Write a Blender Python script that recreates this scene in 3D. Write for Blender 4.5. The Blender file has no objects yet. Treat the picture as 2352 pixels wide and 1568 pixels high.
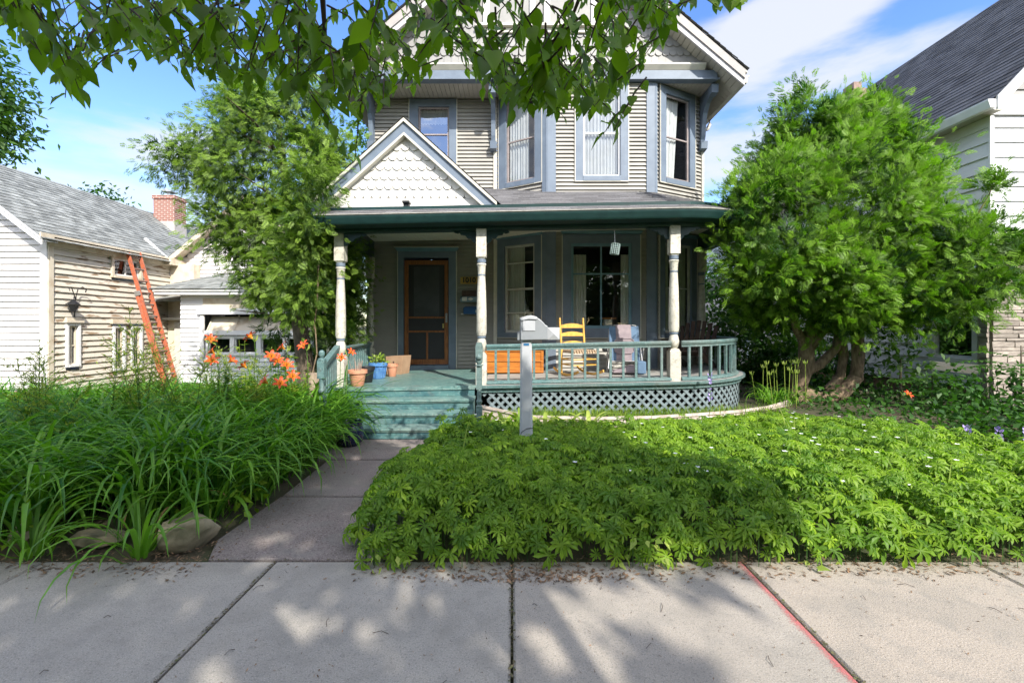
import bpy, math, random
import numpy as np
from mathutils import Vector, Matrix
random.seed(7); RNG = np.random.default_rng(7)
C = bpy.context.scene.collection
S = bpy.context.scene
PI = math.pi
# ------------------------------------------------------------ camera
cam = bpy.data.objects.new('camera', bpy.data.cameras.new('camera')); C.objects.link(cam)
cam.location = (0, 0, 1.55); cam.rotation_euler = (PI/2, 0, 0)
cam.data.sensor_width = 36; cam.data.lens = 16.0; cam.data.shift_y = -0.0153
cam.data.clip_start = 0.05; cam.data.clip_end = 3000
S.camera = cam
# ------------------------------------------------------------ sun and sky
SUNV = Vector((0.36, -0.70, 0.617)).normalized()
sun = bpy.data.objects.new('sun', bpy.data.lights.new('sun', 'SUN')); C.objects.link(sun)
sun.data.energy = 2.5; sun.data.angle = math.radians(0.55); sun.data.color = (1.0, 0.95, 0.86)
sun.rotation_euler = SUNV.to_track_quat('Z', 'Y').to_euler(); sun.location = (20, -40, 40)
S.view_settings.view_transform = 'Standard'; S.view_settings.look = 'None'
S.view_settings.exposure = 1.62; S.view_settings.gamma = 1.0
W = bpy.data.worlds.new('World'); S.world = W; W.use_nodes = True
wn = W.node_tree.nodes; wl = W.node_tree.links
for n in list(wn): wn.remove(n)
def N(t, **k):
    n = wn.new(t)
    for a, b in k.items(): setattr(n, a, b)
    return n
out = N('ShaderNodeOutputWorld'); bg = N('ShaderNodeBackground'); bg.inputs['Strength'].default_value = 0.15
sky = N('ShaderNodeTexSky', sky_type='NISHITA', sun_disc=False)
sky.sun_elevation = math.asin(SUNV.z); sky.sun_rotation = math.atan2(SUNV.x, SUNV.y)
sky.air_density = 1.0; sky.dust_density = 0.6; sky.ozone_density = 1.2
tc = N('ShaderNodeTexCoord')
mp = N('ShaderNodeMapping'); mp.inputs['Scale'].default_value = (1.5, 1.5, 5.5); mp.inputs['Location'].default_value = (0.7, 0.3, 0.1)
wl.new(tc.outputs['Generated'], mp.inputs['Vector'])
nz = N('ShaderNodeTexNoise'); nz.inputs['Scale'].default_value = 1.7; nz.inputs['Detail'].default_value = 8; nz.inputs['Roughness'].default_value = 0.55
wl.new(mp.outputs[0], nz.inputs['Vector'])
def M2(op, a, b):
    m = N('ShaderNodeMath', operation=op)
    for i, v in enumerate((a, b)):
        if hasattr(v, 'is_output'): wl.new(v, m.inputs[i])
        else: m.inputs[i].default_value = v
    return m.outputs[0]
tot = M2('MULTIPLY', M2('SUBTRACT', nz.outputs['Fac'], 0.60), 4.6)
for (dx, dz, sx, sz, amp) in ((0.72, 0.72, 3.4, 13.0, 1.35), (0.62, 0.66, 5.5, 13.0, 0.8), (0.77, 0.575, 3.8, 19.0, 1.45), (0.50, 0.57, 10.0, 18.0, 0.8), (-0.8, 0.5, 2.2, 9.0, 0.6),
                              (-0.85, 0.24, 1.5, 5.0, 1.25), (-0.55, 0.36, 2.4, 9.0, 1.2), (0.48, 0.34, 3.0, 9.0, 1.1)):
    v = Vector((dx, 1.0, dz)); v.normalize()
    s = N('ShaderNodeVectorMath', operation='SUBTRACT'); wl.new(tc.outputs['Generated'], s.inputs[0]); s.inputs[1].default_value = v
    q = N('ShaderNodeVectorMath', operation='MULTIPLY'); wl.new(s.outputs[0], q.inputs[0]); q.inputs[1].default_value = (sx, sx, sz)
    l = N('ShaderNodeVectorMath', operation='LENGTH'); wl.new(q.outputs[0], l.inputs[0])
    mr = N('ShaderNodeMapRange', interpolation_type='SMOOTHSTEP'); wl.new(l.outputs['Value'], mr.inputs[0])
    mr.inputs[1].default_value = 0; mr.inputs[2].default_value = 1.0; mr.inputs[3].default_value = amp; mr.inputs[4].default_value = 0
    tot = M2('ADD', tot, mr.outputs[0])
bk = N('ShaderNodeVectorMath', operation='DOT_PRODUCT'); wl.new(tc.outputs['Generated'], bk.inputs[0]); bk.inputs[1].default_value = (0.1, -0.66, 0.75)  # unseen bright clouds behind the camera, added to lift and whiten the fill
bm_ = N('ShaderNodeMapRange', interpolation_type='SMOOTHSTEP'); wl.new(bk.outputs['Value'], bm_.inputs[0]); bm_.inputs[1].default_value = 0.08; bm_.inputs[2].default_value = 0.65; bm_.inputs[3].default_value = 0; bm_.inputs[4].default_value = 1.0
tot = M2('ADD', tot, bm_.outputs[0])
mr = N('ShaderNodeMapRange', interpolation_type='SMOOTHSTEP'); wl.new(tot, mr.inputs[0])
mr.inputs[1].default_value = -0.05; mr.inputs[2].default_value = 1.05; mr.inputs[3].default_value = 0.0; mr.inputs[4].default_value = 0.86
mx = N('ShaderNodeMix', data_type='RGBA')
hs = N('ShaderNodeHueSaturation'); hs.inputs['Hue'].default_value = 0.512; hs.inputs['Saturation'].default_value = 1.25; hs.inputs['Value'].default_value = 0.78
wl.new(sky.outputs[0], hs.inputs['Color'])
wl.new(mr.outputs[0], mx.inputs['Factor']); wl.new(hs.outputs[0], mx.inputs['A']); 
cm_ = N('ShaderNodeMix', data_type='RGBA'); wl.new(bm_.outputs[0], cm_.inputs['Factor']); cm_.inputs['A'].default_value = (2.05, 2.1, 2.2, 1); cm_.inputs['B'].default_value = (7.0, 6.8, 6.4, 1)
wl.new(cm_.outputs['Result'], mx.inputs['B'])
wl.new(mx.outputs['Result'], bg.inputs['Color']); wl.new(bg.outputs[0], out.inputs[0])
S.render.engine = 'CYCLES'
S.cycles.max_bounces = 6; S.cycles.transparent_max_bounces = 12; S.cycles.diffuse_bounces = 3; S.cycles.glossy_bounces = 3; S.cycles.transmission_bounces = 3
S.cycles.caustics_reflective = False; S.cycles.caustics_refractive = False
F = 1045.0
def P(x, y, d):            # photo measurement at a known distance -> metres
    return ((x-1176)*d/F, d, 1.55-(y-748)*d/F)
# ------------------------------------------------------------ materials
MATS = {}
def mat(name, c1, c2=None, scale=8, rough=0.6, bump=0.0, bscale=60, spec=0.4, tone=0.0, metal=0.0, detail=5, stretch=None, thr=(0.35, 0.65), tcol=None):
    if name in MATS: return MATS[name]
    m = bpy.data.materials.new(name); m.use_nodes = True; MATS[name] = m
    n = m.node_tree.nodes; l = m.node_tree.links
    b = n['Principled BSDF']; b.inputs['Roughness'].default_value = rough; b.inputs['Metallic'].default_value = metal
    b.inputs['Specular IOR Level'].default_value = spec
    col = None
    tcn = n.new('ShaderNodeTexCoord'); mpn = n.new('ShaderNodeMapping'); l.new(tcn.outputs['Object'], mpn.inputs['Vector'])
    if stretch: mpn.inputs['Scale'].default_value = stretch
    if c2 is None: c2 = tuple(x*0.82 for x in c1)
    nz = n.new('ShaderNodeTexNoise'); nz.inputs['Scale'].default_value = scale; nz.inputs['Detail'].default_value = detail
    l.new(mpn.outputs[0], nz.inputs['Vector'])
    r = n.new('ShaderNodeMapRange'); r.inputs[1].default_value = thr[0]; r.inputs[2].default_value = thr[1]; l.new(nz.outputs['Fac'], r.inputs[0])
    x = n.new('ShaderNodeMix'); x.data_type = 'RGBA'; l.new(r.outputs[0], x.inputs['Factor'])
    x.inputs['A'].default_value = (*c1, 1); x.inputs['B'].default_value = (*c2, 1)
    col = x.outputs['Result']
    if tone:
        a = n.new('ShaderNodeAttribute'); a.attribute_name = 'tone'
        y = n.new('ShaderNodeMix'); y.data_type = 'RGBA'
        if tcol:
            l.new(a.outputs['Fac'], y.inputs['Factor']); l.new(col, y.inputs['A']); y.inputs['B'].default_value = (*tcol, 1)
            col = y.outputs['Result']
        else:
            q = n.new('ShaderNodeMapRange'); q.inputs[3].default_value = 1-tone; q.inputs[4].default_value = 1+tone; l.new(a.outputs['Fac'], q.inputs[0])
            y.blend_type = 'MULTIPLY'; y.inputs['Factor'].default_value = 1; l.new(col, y.inputs['A']); l.new(q.outputs[0], y.inputs['B'])
            col = y.outputs['Result']
    l.new(col, b.inputs['Base Color'])
    if bump:
        nb = n.new('ShaderNodeTexNoise'); nb.inputs['Scale'].default_value = bscale; nb.inputs['Detail'].default_value = 4
        l.new(mpn.outputs[0], nb.inputs['Vector'])
        bp = n.new('ShaderNodeBump'); bp.inputs['Strength'].default_value = bump; bp.inputs['Distance'].default_value = 0.01
        l.new(nb.outputs['Fac'], bp.inputs['Height']); l.new(bp.outputs[0], b.inputs['Normal'])
    return m
def leafmat(name, dark, light, rough=0.45, trans=0.35, holes=0.0, tl=None):
    m = bpy.data.materials.new(name); m.use_nodes = True; MATS[name] = m
    n = m.node_tree.nodes; l = m.node_tree.links
    b = n['Principled BSDF']; o = n['Material Output']
    b.inputs['Roughness'].default_value = rough; b.inputs['Specular IOR Level'].default_value = 0.35
    a = n.new('ShaderNodeAttribute'); a.attribute_name = 'tone'
    x = n.new('ShaderNodeMix'); x.data_type = 'RGBA'; l.new(a.outputs['Fac'], x.inputs['Factor'])
    x.inputs['A'].default_value = (*dark, 1); x.inputs['B'].default_value = (*light, 1)
    l.new(x.outputs['Result'], b.inputs['Base Color'])
    t = n.new('ShaderNodeBsdfTranslucent')
    g = n.new('ShaderNodeMix'); g.data_type = 'RGBA'; g.blend_type = 'MULTIPLY'; g.inputs['Factor'].default_value = 1
    l.new(x.outputs['Result'], g.inputs['A']); g.inputs['B'].default_value = (*(tl or (1.5, 1.9, 0.5)), 1)
    l.new(g.outputs['Result'], t.inputs['Color'])
    s = n.new('ShaderNodeMixShader'); s.inputs[0].default_value = trans
    l.new(b.outputs[0], s.inputs[1]); l.new(t.outputs[0], s.inputs[2])
    last = s
    if holes:
        tcn = n.new('ShaderNodeTexCoord'); nz = n.new('ShaderNodeTexVoronoi'); nz.inputs['Scale'].default_value = 55
        l.new(tcn.outputs['Object'], nz.inputs['Vector'])
        n2 = n.new('ShaderNodeTexNoise'); n2.inputs['Scale'].default_value = 6; l.new(tcn.outputs['Object'], n2.inputs['Vector'])
        q = n.new('ShaderNodeMapRange'); q.inputs[1].default_value = 0.45; q.inputs[2].default_value = 0.7; q.inputs[3].default_value = 0.0; q.inputs[4].default_value = holes
        l.new(n2.outputs['Fac'], q.inputs[0])
        lt = n.new('ShaderNodeMath'); lt.operation = 'LESS_THAN'; l.new(nz.outputs['Distance'], lt.inputs[0]); l.new(q.outputs[0], lt.inputs[1])
        tr = n.new('ShaderNodeBsdfTransparent'); s2 = n.new('ShaderNodeMixShader')
        l.new(lt.outputs[0], s2.inputs[0]); l.new(s.outputs[0], s2.inputs[1]); l.new(tr.outputs[0], s2.inputs[2]); last = s2
    l.new(last.outputs[0], o.inputs[0])
    return m
def glassmat(name='glass', tint=(0.9, 0.93, 0.93), fac=0.10, maxr=0.6):
    m = bpy.data.materials.new(name); m.use_nodes = True; MATS[name] = m
    n = m.node_tree.nodes; l = m.node_tree.links; o = n['Material Output']; n.remove(n['Principled BSDF'])
    t = n.new('ShaderNodeBsdfTransparent'); t.inputs[0].default_value = (*tint, 1)
    g = n.new('ShaderNodeBsdfGlossy'); g.inputs['Roughness'].default_value = 0.01; g.inputs['Color'].default_value = (0.95, 0.97, 1, 1)
    tcn = n.new('ShaderNodeTexCoord'); nb = n.new('ShaderNodeTexNoise'); nb.inputs['Scale'].default_value = 1.3; l.new(tcn.outputs['Object'], nb.inputs['Vector'])
    bp = n.new('ShaderNodeBump'); bp.inputs['Strength'].default_value = 0.15; bp.inputs['Distance'].default_value = 0.05; l.new(nb.outputs['Fac'], bp.inputs['Height'])
    l.new(bp.outputs[0], g.inputs['Normal'])
    lw = n.new('ShaderNodeFresnel'); lw.inputs['IOR'].default_value = 1.5
    mr = n.new('ShaderNodeMapRange'); mr.inputs[1].default_value = 0.03; mr.inputs[2].default_value = 0.5; mr.inputs[3].default_value = fac; mr.inputs[4].default_value = maxr
    l.new(lw.outputs[0], mr.inputs[0])
    s = n.new('ShaderNodeMixShader'); l.new(mr.outputs[0], s.inputs[0]); l.new(t.outputs[0], s.inputs[1]); l.new(g.outputs[0], s.inputs[2])
    l.new(s.outputs[0], o.inputs[0]); return m
m_siding = mat('siding_grey', (0.355, 0.34, 0.305), (0.31, 0.295, 0.265), 3, 0.55, 0.05, 40)
m_edge = mat('trim_cream', (0.60, 0.57, 0.49), (0.52, 0.50, 0.43), 6, 0.5)
m_blue = mat('trim_slate_blue', (0.155, 0.195, 0.25), (0.125, 0.16, 0.21), 5, 0.5, 0.1, 30)
m_bluel = mat('trim_pale_blue', (0.17, 0.30, 0.36), (0.14, 0.25, 0.31), 6, 0.5)
m_green = mat('beam_dark_green', (0.013, 0.042, 0.040), (0.009, 0.03, 0.03), 7, 0.35, 0.1, 20)
m_teal = mat('paint_teal', (0.115, 0.20, 0.195), (0.07, 0.14, 0.14), 9, 0.5, 0.2, 40, stretch=(0.6, 4, 3))
m_stepr = mat('riser_teal', (0.085, 0.185, 0.18), (0.045, 0.115, 0.13), 4, 0.45, 0.2, 30, stretch=(1, 3, 3))
m_tealf = mat('step_teal', (0.16, 0.27, 0.24), (0.075, 0.165, 0.16), 5, 0.45, 0.2, 30, stretch=(1, 3, 3))
m_grayf = mat('porch_floor_grey', (0.37, 0.35, 0.32), (0.27, 0.28, 0.27), 5, 0.6, 0.1, 30)
m_cream = mat('post_cream', (0.58, 0.55, 0.47), (0.42, 0.40, 0.33), 14, 0.55, 0.15, 60, thr=(0.5, 0.75))
m_scal = mat('scallop_white', (0.74, 0.72, 0.67), (0.66, 0.64, 0.60), 5, 0.55, tone=0.05)
m_scalg = mat('scallop_grey', (0.285, 0.28, 0.27), (0.25, 0.245, 0.235), 5, 0.55, tone=0.06)
m_shing = mat('shingle_grey', (0.19, 0.185, 0.19), (0.13, 0.128, 0.135), 40, 0.85, 0.4, 300, tone=0.22)
m_shingd = mat('shingle_dark', (0.075, 0.078, 0.088), (0.05, 0.052, 0.06), 40, 0.85, 0.4, 300, tone=0.4)
m_shingl = mat('shingle_light', (0.26, 0.27, 0.26), (0.17, 0.18, 0.175), 6, 0.9, 0.4, 200, tone=0.3)
m_white = mat('paint_white', (0.74, 0.74, 0.74), (0.66, 0.66, 0.66), 4, 0.5)
m_offw = mat('sash_offwhite', (0.60, 0.59, 0.54), (0.5, 0.49, 0.45), 8, 0.5)
m_sashb = mat('sash_brown', (0.33, 0.28, 0.27), (0.25, 0.21, 0.2), 8, 0.5)
m_soff = mat('soffit_cream', (0.46, 0.43, 0.37), (0.40, 0.375, 0.32), 4, 0.6)
m_ceil = mat('porch_ceiling', (0.74, 0.72, 0.62), (0.66, 0.64, 0.55), 4, 0.6)
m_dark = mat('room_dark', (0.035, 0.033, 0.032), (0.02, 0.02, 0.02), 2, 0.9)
m_curt = mat('curtain', (0.8, 0.78, 0.7), (0.7, 0.68, 0.6), 5, 0.9)
m_curtw = mat('curtain_white', (0.80, 0.80, 0.80), (0.7, 0.7, 0.7), 5, 0.9)
m_black = mat('metal_black', (0.02, 0.02, 0.022), None, 5, 0.4)
m_doorw = mat('door_orange_wood', (0.30, 0.115, 0.035), (0.17, 0.055, 0.018), 6, 0.4, 0.1, 30, stretch=(8, 8, 1))
m_screen = mat('door_screen', (0.022, 0.022, 0.024), (0.03, 0.03, 0.032), 2, 0.7)
m_chest = mat('chest_wood', (0.50, 0.19, 0.035), (0.30, 0.09, 0.018), 3, 0.3, 0.08, 20, stretch=(1.2, 6, 9), thr=(0.3, 0.7))
m_yellow = mat('chair_yellow_wood', (0.72, 0.43, 0.10), (0.62, 0.33, 0.07), 7, 0.4, stretch=(2, 2, 1))
m_browng = mat('weathered_brown', (0.085, 0.052, 0.04), (0.05, 0.033, 0.028), 8, 0.75, 0.3, 40)
m_terra = mat('terracotta', (0.60, 0.28, 0.17), (0.5, 0.22, 0.13), 10, 0.8)
m_bpot = mat('blue_glaze', (0.06, 0.17, 0.42), (0.12, 0.27, 0.52), 12, 0.2, spec=0.6)
m_plast = mat('mailbox_grey', (0.25, 0.265, 0.28), (0.22, 0.235, 0.25), 5, 0.4, 0.05, 80)
m_plastl = mat('mailbox_pale', (0.42, 0.43, 0.45), (0.37, 0.385, 0.40), 5, 0.4, 0.05, 80)
m_lwhite = mat('old_clapboard', (0.73, 0.70, 0.69), (0.60, 0.56, 0.52), 3, 0.6, 0.2, 30, stretch=(1, 1, 5), thr=(0.5, 0.8))
m_lpeel = mat('peeling_clapboard', (0.60, 0.55, 0.47), (0.28, 0.20, 0.13), 2.6, 0.75, 0.3, 30, stretch=(1, 1.0, 4), thr=(0.56, 0.64))
m_ltrim = mat('old_trim', (0.62, 0.55, 0.44), (0.42, 0.31, 0.19), 4, 0.7, 0.2, 30, thr=(0.5, 0.8))
m_rwhite = mat('neighbour_white', (0.76, 0.76, 0.77), (0.72, 0.72, 0.73), 3, 0.5)
m_orange = mat('ladder_orange', (0.50, 0.13, 0.06), (0.36, 0.12, 0.08), 12, 0.4, thr=(0.5, 0.7))
m_alum = mat('aluminium', (0.5, 0.5, 0.5), None, 5, 0.35, metal=0.8)
m_bark = mat('bark', (0.15, 0.115, 0.08), (0.07, 0.052, 0.037), 9, 0.9, 0.9, 30, stretch=(3, 3, 0.7))
m_barkl = mat('bark_pale', (0.26, 0.19, 0.12), (0.12, 0.085, 0.055), 9, 0.9, 0.8, 30, stretch=(3, 3, 0.8))
m_twig = mat('twig', (0.06, 0.04, 0.03), None, 9, 0.9)
m_rock = mat('limestone', (0.36, 0.30, 0.20), (0.12, 0.11, 0.06), 5, 0.9, 0.7, 18)
m_glass = glassmat(fac=0.05); m_glass2 = glassmat('glass_upper', (0.8, 0.83, 0.85), 0.28, 0.8)
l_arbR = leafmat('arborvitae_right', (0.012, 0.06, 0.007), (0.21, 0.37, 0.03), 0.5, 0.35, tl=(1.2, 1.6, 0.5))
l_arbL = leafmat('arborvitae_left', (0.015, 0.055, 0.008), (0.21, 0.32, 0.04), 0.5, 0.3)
l_cover = leafmat('anemone_leaf', (0.022, 0.11, 0.012), (0.28, 0.42, 0.025), 0.5, 0.4, tl=(1.25, 1.6, 0.45))
l_lily = leafmat('daylily_leaf', (0.025, 0.11, 0.01), (0.15, 0.31, 0.025), 0.4, 0.3)
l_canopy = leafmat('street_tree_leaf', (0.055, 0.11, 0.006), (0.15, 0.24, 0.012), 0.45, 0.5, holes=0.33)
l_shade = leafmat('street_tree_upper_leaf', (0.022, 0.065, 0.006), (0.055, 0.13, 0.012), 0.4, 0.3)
l_dark = leafmat('shrub_leaf', (0.018, 0.065, 0.012), (0.06, 0.15, 0.022), 0.5, 0.3)
l_mid = leafmat('broad_tree_leaf', (0.03, 0.08, 0.015), (0.09, 0.17, 0.03), 0.5, 0.3)
l_yel = leafmat('pale_leaf', (0.16, 0.26, 0.03), (0.45, 0.50, 0.12), 0.5, 0.3)
l_grass = leafmat('grass_leaf', (0.09, 0.19, 0.02), (0.34, 0.38, 0.05), 0.6, 0.3)
m_petal = mat('petal_orange', (0.55, 0.065, 0.012), (0.5, 0.05, 0.012), 30, 0.5, tone=1.0, tcol=(0.72, 0.36, 0.03))
m_petalw = mat('petal_white', (0.85, 0.85, 0.85), None, 30, 0.5)
m_purp = mat('petal_purple', (0.42, 0.33, 0.72), None, 30, 0.5)
# ------------------------------------------------------------ mesh helpers
class MB:
    def __init__(s): s.v = []; s.f = []; s.m = []; s.t = []; s.mi = 0; s.M = None; s.tone = 0.5; s.warp = None
    def add(s, vs, fs):
        o = len(s.v)
        for v in vs:
            v = Vector(v)
            if s.M is not None: v = s.M @ v
            if s.warp: v = s.warp(v)
            s.v.append(tuple(v))
        for f in fs: s.f.append([i+o for i in f]); s.m.append(s.mi); s.t.append(s.tone)
    def box(s, x0, x1, y0, y1, z0, z1):
        s.add([(x0,y0,z0),(x1,y0,z0),(x1,y1,z0),(x0,y1,z0),(x0,y0,z1),(x1,y0,z1),(x1,y1,z1),(x0,y1,z1)],
              [(0,3,2,1),(4,5,6,7),(0,1,5,4),(1,2,6,5),(2,3,7,6),(3,0,4,7)])
    def quad(s, a, b, c, d): s.add([a, b, c, d], [(0,1,2,3)])
    def prism(s, poly, a0, a1, ax='y'):     # poly in the other two axes (x,z) / (y,z) / (x,y)
        n = len(poly)
        def mk(p, a): return {'y': (p[0], a, p[1]), 'x': (a, p[0], p[1]), 'z': (p[0], p[1], a)}[ax]
        vs = [mk(p, a0) for p in poly]+[mk(p, a1) for p in poly]
        s.add(vs, [tuple(range(n-1,-1,-1)), tuple(range(n, 2*n))]+[(i, (i+1)%n, n+(i+1)%n, n+i) for i in range(n)])
    def lathe(s, prof, c=(0,0,0), n=16, sq=False):
        vs = []; fs = []
        for r, z in prof:
            for k in range(n):
                a = 2*PI*(k+0.5)/n
                vs.append((c[0]+r*math.cos(a), c[1]+r*math.sin(a), c[2]+z))
        for j in range(len(prof)-1):
            for k in range(n): fs.append((j*n+k, j*n+(k+1)%n, (j+1)*n+(k+1)%n, (j+1)*n+k))
        fs.append(tuple(range(n-1,-1,-1))); fs.append(tuple(range((len(prof)-1)*n, len(prof)*n)))
        s.add(vs, fs)
    def tube(s, pts, r, n=8):
        pts = [Vector(p) for p in pts]
        if not hasattr(r, '__len__'): r = [r]*len(pts)
        vs = []; fs = []; up = Vector((0.13, 0.21, 1)).normalized()
        for i, p in enumerate(pts):
            t = (pts[min(i+1, len(pts)-1)]-pts[max(i-1, 0)]).normalized()
            a = t.cross(up)
            if a.length < 0.05: a = t.cross(Vector((1, 0, 0)))
            a.normalize(); b = t.cross(a)
            for k in range(n):
                q = 2*PI*k/n; vs.append(p+(a*math.cos(q)+b*math.sin(q))*r[i])
        for i in range(len(pts)-1):
            for k in range(n): fs.append((i*n+k, i*n+(k+1)%n, (i+1)*n+(k+1)%n, (i+1)*n+k))
        fs.append(tuple(range(n-1,-1,-1))); fs.append(tuple(range((len(pts)-1)*n, len(pts)*n)))
        s.add(vs, fs)
    def bar(s, a, b, w, h=None, side=None):   # rectangular bar from a to b
        a = Vector(a); b = Vector(b); h = h or w; t = (b-a).normalized()
        u = Vector(side) if side else (t.cross(Vector((0,0,1))) if abs(t.z) < 0.95 else Vector((1,0,0)))
        u = (u-t*u.dot(t)).normalized(); v = t.cross(u)
        vs = [p+u*sx*w/2+v*sy*h/2 for p in (a, b) for sx, sy in ((-1,-1),(1,-1),(1,1),(-1,1))]
        s.add(vs, [(0,3,2,1),(4,5,6,7),(0,1,5,4),(1,2,6,5),(2,3,7,6),(3,0,4,7)])
    def build(s, name, mats, parent=None, smooth=False, label=None, bevel=0):
        base = Vector(parent['_b']) if parent is not None else Vector((0,0,0))
        me = bpy.data.meshes.new(name)
        me.from_pydata([tuple(Vector(v)-base) for v in s.v], [], s.f)
        if not isinstance(mats, (list, tuple)): mats = [mats]
        for m in mats: me.materials.append(m)
        me.polygons.foreach_set('material_index', s.m)
        at = me.attributes.new('tone', 'FLOAT', 'FACE'); at.data.foreach_set('value', s.t)
        if smooth: me.polygons.foreach_set('use_smooth', [True]*len(s.f))
        o = bpy.data.objects.new(name, me); C.objects.link(o)
        if smooth: me.set_sharp_from_angle(angle=math.radians(40))
        if bevel:
            bv = o.modifiers.new('bevel', 'BEVEL'); bv.width = bevel; bv.segments = 2; bv.limit_method = 'ANGLE'
        if parent is not None: o.parent = parent; o['_b'] = tuple(base)
        else: o['_b'] = (0,0,0)
        if label: o['label'] = label
        return o
def npmesh(name, V, Fc, mats, parent=None, tone=None, mi=None, smooth=False):
    base = np.array(parent['_b']) if parent is not None else np.zeros(3)
    V = np.asarray(V, dtype=np.float32)-base.astype(np.float32); Fc = np.asarray(Fc, dtype=np.int32); k = Fc.shape[1]; nf = len(Fc)
    me = bpy.data.meshes.new(name); me.vertices.add(len(V)); me.vertices.foreach_set('co', V.ravel())
    me.loops.add(nf*k); me.loops.foreach_set('vertex_index', Fc.ravel())
    me.polygons.add(nf); me.polygons.foreach_set('loop_start', np.arange(nf, dtype=np.int32)*k); me.polygons.foreach_set('loop_total', np.full(nf, k, dtype=np.int32))
    if not isinstance(mats, (list, tuple)): mats = [mats]
    for m in mats: me.materials.append(m)
    if mi is not None: me.polygons.foreach_set('material_index', np.asarray(mi, dtype=np.int32))
    if tone is not None:
        at = me.attributes.new('tone', 'FLOAT', 'FACE'); at.data.foreach_set('value', np.asarray(tone, dtype=np.float32))
    if smooth: me.polygons.foreach_set('use_smooth', np.ones(nf, dtype=bool))
    me.update(calc_edges=True)
    o = bpy.data.objects.new(name, me); C.objects.link(o)
    if parent is not None: o.parent = parent
    o['_b'] = tuple(float(x) for x in base)
    return o
def thing(name, label, cat, loc=(0,0,0), group=None):
    o = bpy.data.objects.new(name, None); C.objects.link(o); o.location = loc; o['_b'] = tuple(loc)
    o.empty_display_size = 0.2; o['label'] = label; o['category'] = cat
    if group: o['group'] = group
    return o
def tag(o, label, cat, group=None, kind=None):
    o['label'] = label; o['category'] = cat
    if group: o['group'] = group
    if kind: o['kind'] = kind
    return o
def struct(o, label=None):
    o['kind'] = 'structure'
    if label: o['label'] = label
    return o
def inst(TV, TF, R, Pp):     # template verts, faces, k rotations(with scale), k positions
    k = len(Pp); n = len(TV)
    V = np.einsum('kij,nj->kni', R, TV)+Pp[:, None, :]
    Fc = TF[None]+(np.arange(k)*n)[:, None, None]
    return V.reshape(-1, 3), Fc.reshape(-1, TF.shape[1])
def rots(fwd, up, sc):       # local x -> fwd, local z ~ up
    f = fwd/np.linalg.norm(fwd, axis=1, keepdims=True)
    s = np.cross(up, f); s /= np.linalg.norm(s, axis=1, keepdims=True)+1e-9
    u = np.cross(f, s)
    return np.stack([f, s, u], axis=2)*np.asarray(sc)[:, None, None]
def wallM(p0, p1, out_sign=1):      # local (u, w outwards, z)
    d = Vector((p1[0]-p0[0], p1[1]-p0[1], 0)); L = d.length; d.normalize()
    n = Vector((d.y, -d.x, 0))*out_sign
    return Matrix(((d.x, n.x, 0, p0[0]), (d.y, n.y, 0, p0[1]), (0, 0, 1, 0), (0, 0, 0, 1))), L
def laps(mb, M, u0, u1, z0, z1, lap, holes=(), out=0.021, deep=0.018, clip=None, wob=0.0):
    old = mb.M; mb.M = M; z = z0
    while z < z1-0.005:
        zt = min(z+lap, z1); zm = (z+zt)/2
        a, b = (u0, u1) if clip is None else clip(zm)
        if b > a:
            segs = [(a, b)]
            for (h0, h1, hz0, hz1) in holes:
                if zt > hz0+0.01 and z < hz1-0.01:
                    ns = []
                    for (s0, s1) in segs:
                        if h1 <= s0 or h0 >= s1: ns.append((s0, s1)); continue
                        if h0 > s0: ns.append((s0, h0))
                        if h1 < s1: ns.append((h1, s1))
                    segs = ns
            for (s0, s1) in segs:
                mb.tone = random.random()
                nn = max(1, int((s1-s0)/1.2)) if wob else 1
                for q in range(nn):
                    a0 = s0+(s1-s0)*q/nn; a1 = s0+(s1-s0)*(q+1)/nn
                    w0 = wob*math.sin(a0*3.1+z*17); w1 = wob*math.sin(a1*3.1+z*17)
                    mb.add([(a0, out, z+w0), (a1, out, z+w1), (a1, -deep, zt+w1+.002), (a0, -deep, zt+w0+.002), (a0, -deep, z+w0), (a1, -deep, z+w1)], [(0,1,2,3), (4,5,1,0)])
        z += lap
    mb.M = old
def shingles(mb, fn, rows, cols, th=0.010, jit=0.3):   # fn(s,t): s along eave 0..1, t up-slope 0..1 -> Vector
    for j in range(rows):
        t0 = j/rows; t1 = (j+1)/rows; off = random.random()
        es = [0]+[(i+off)/cols for i in range(cols)]+[1]
        for i in range(len(es)-1):
            s0, s1 = es[i], es[i+1]
            if s1-s0 < 1e-4: continue
            a, b, c, d = Vector(fn(s0, t0)), Vector(fn(s1, t0)), Vector(fn(s1, t1)), Vector(fn(s0, t1))
            n = (b-a).cross(d-a)
            if n.length < 1e-9: continue
            n.normalize()
            if n.z < 0: n = -n
            h = th*(0.7+jit*random.random()*2); mb.tone = random.random()
            mb.add([a+n*h, b+n*h, c+n*0.002, d+n*0.002, a, b], [(0,1,2,3), (4,5,1,0)])
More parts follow.
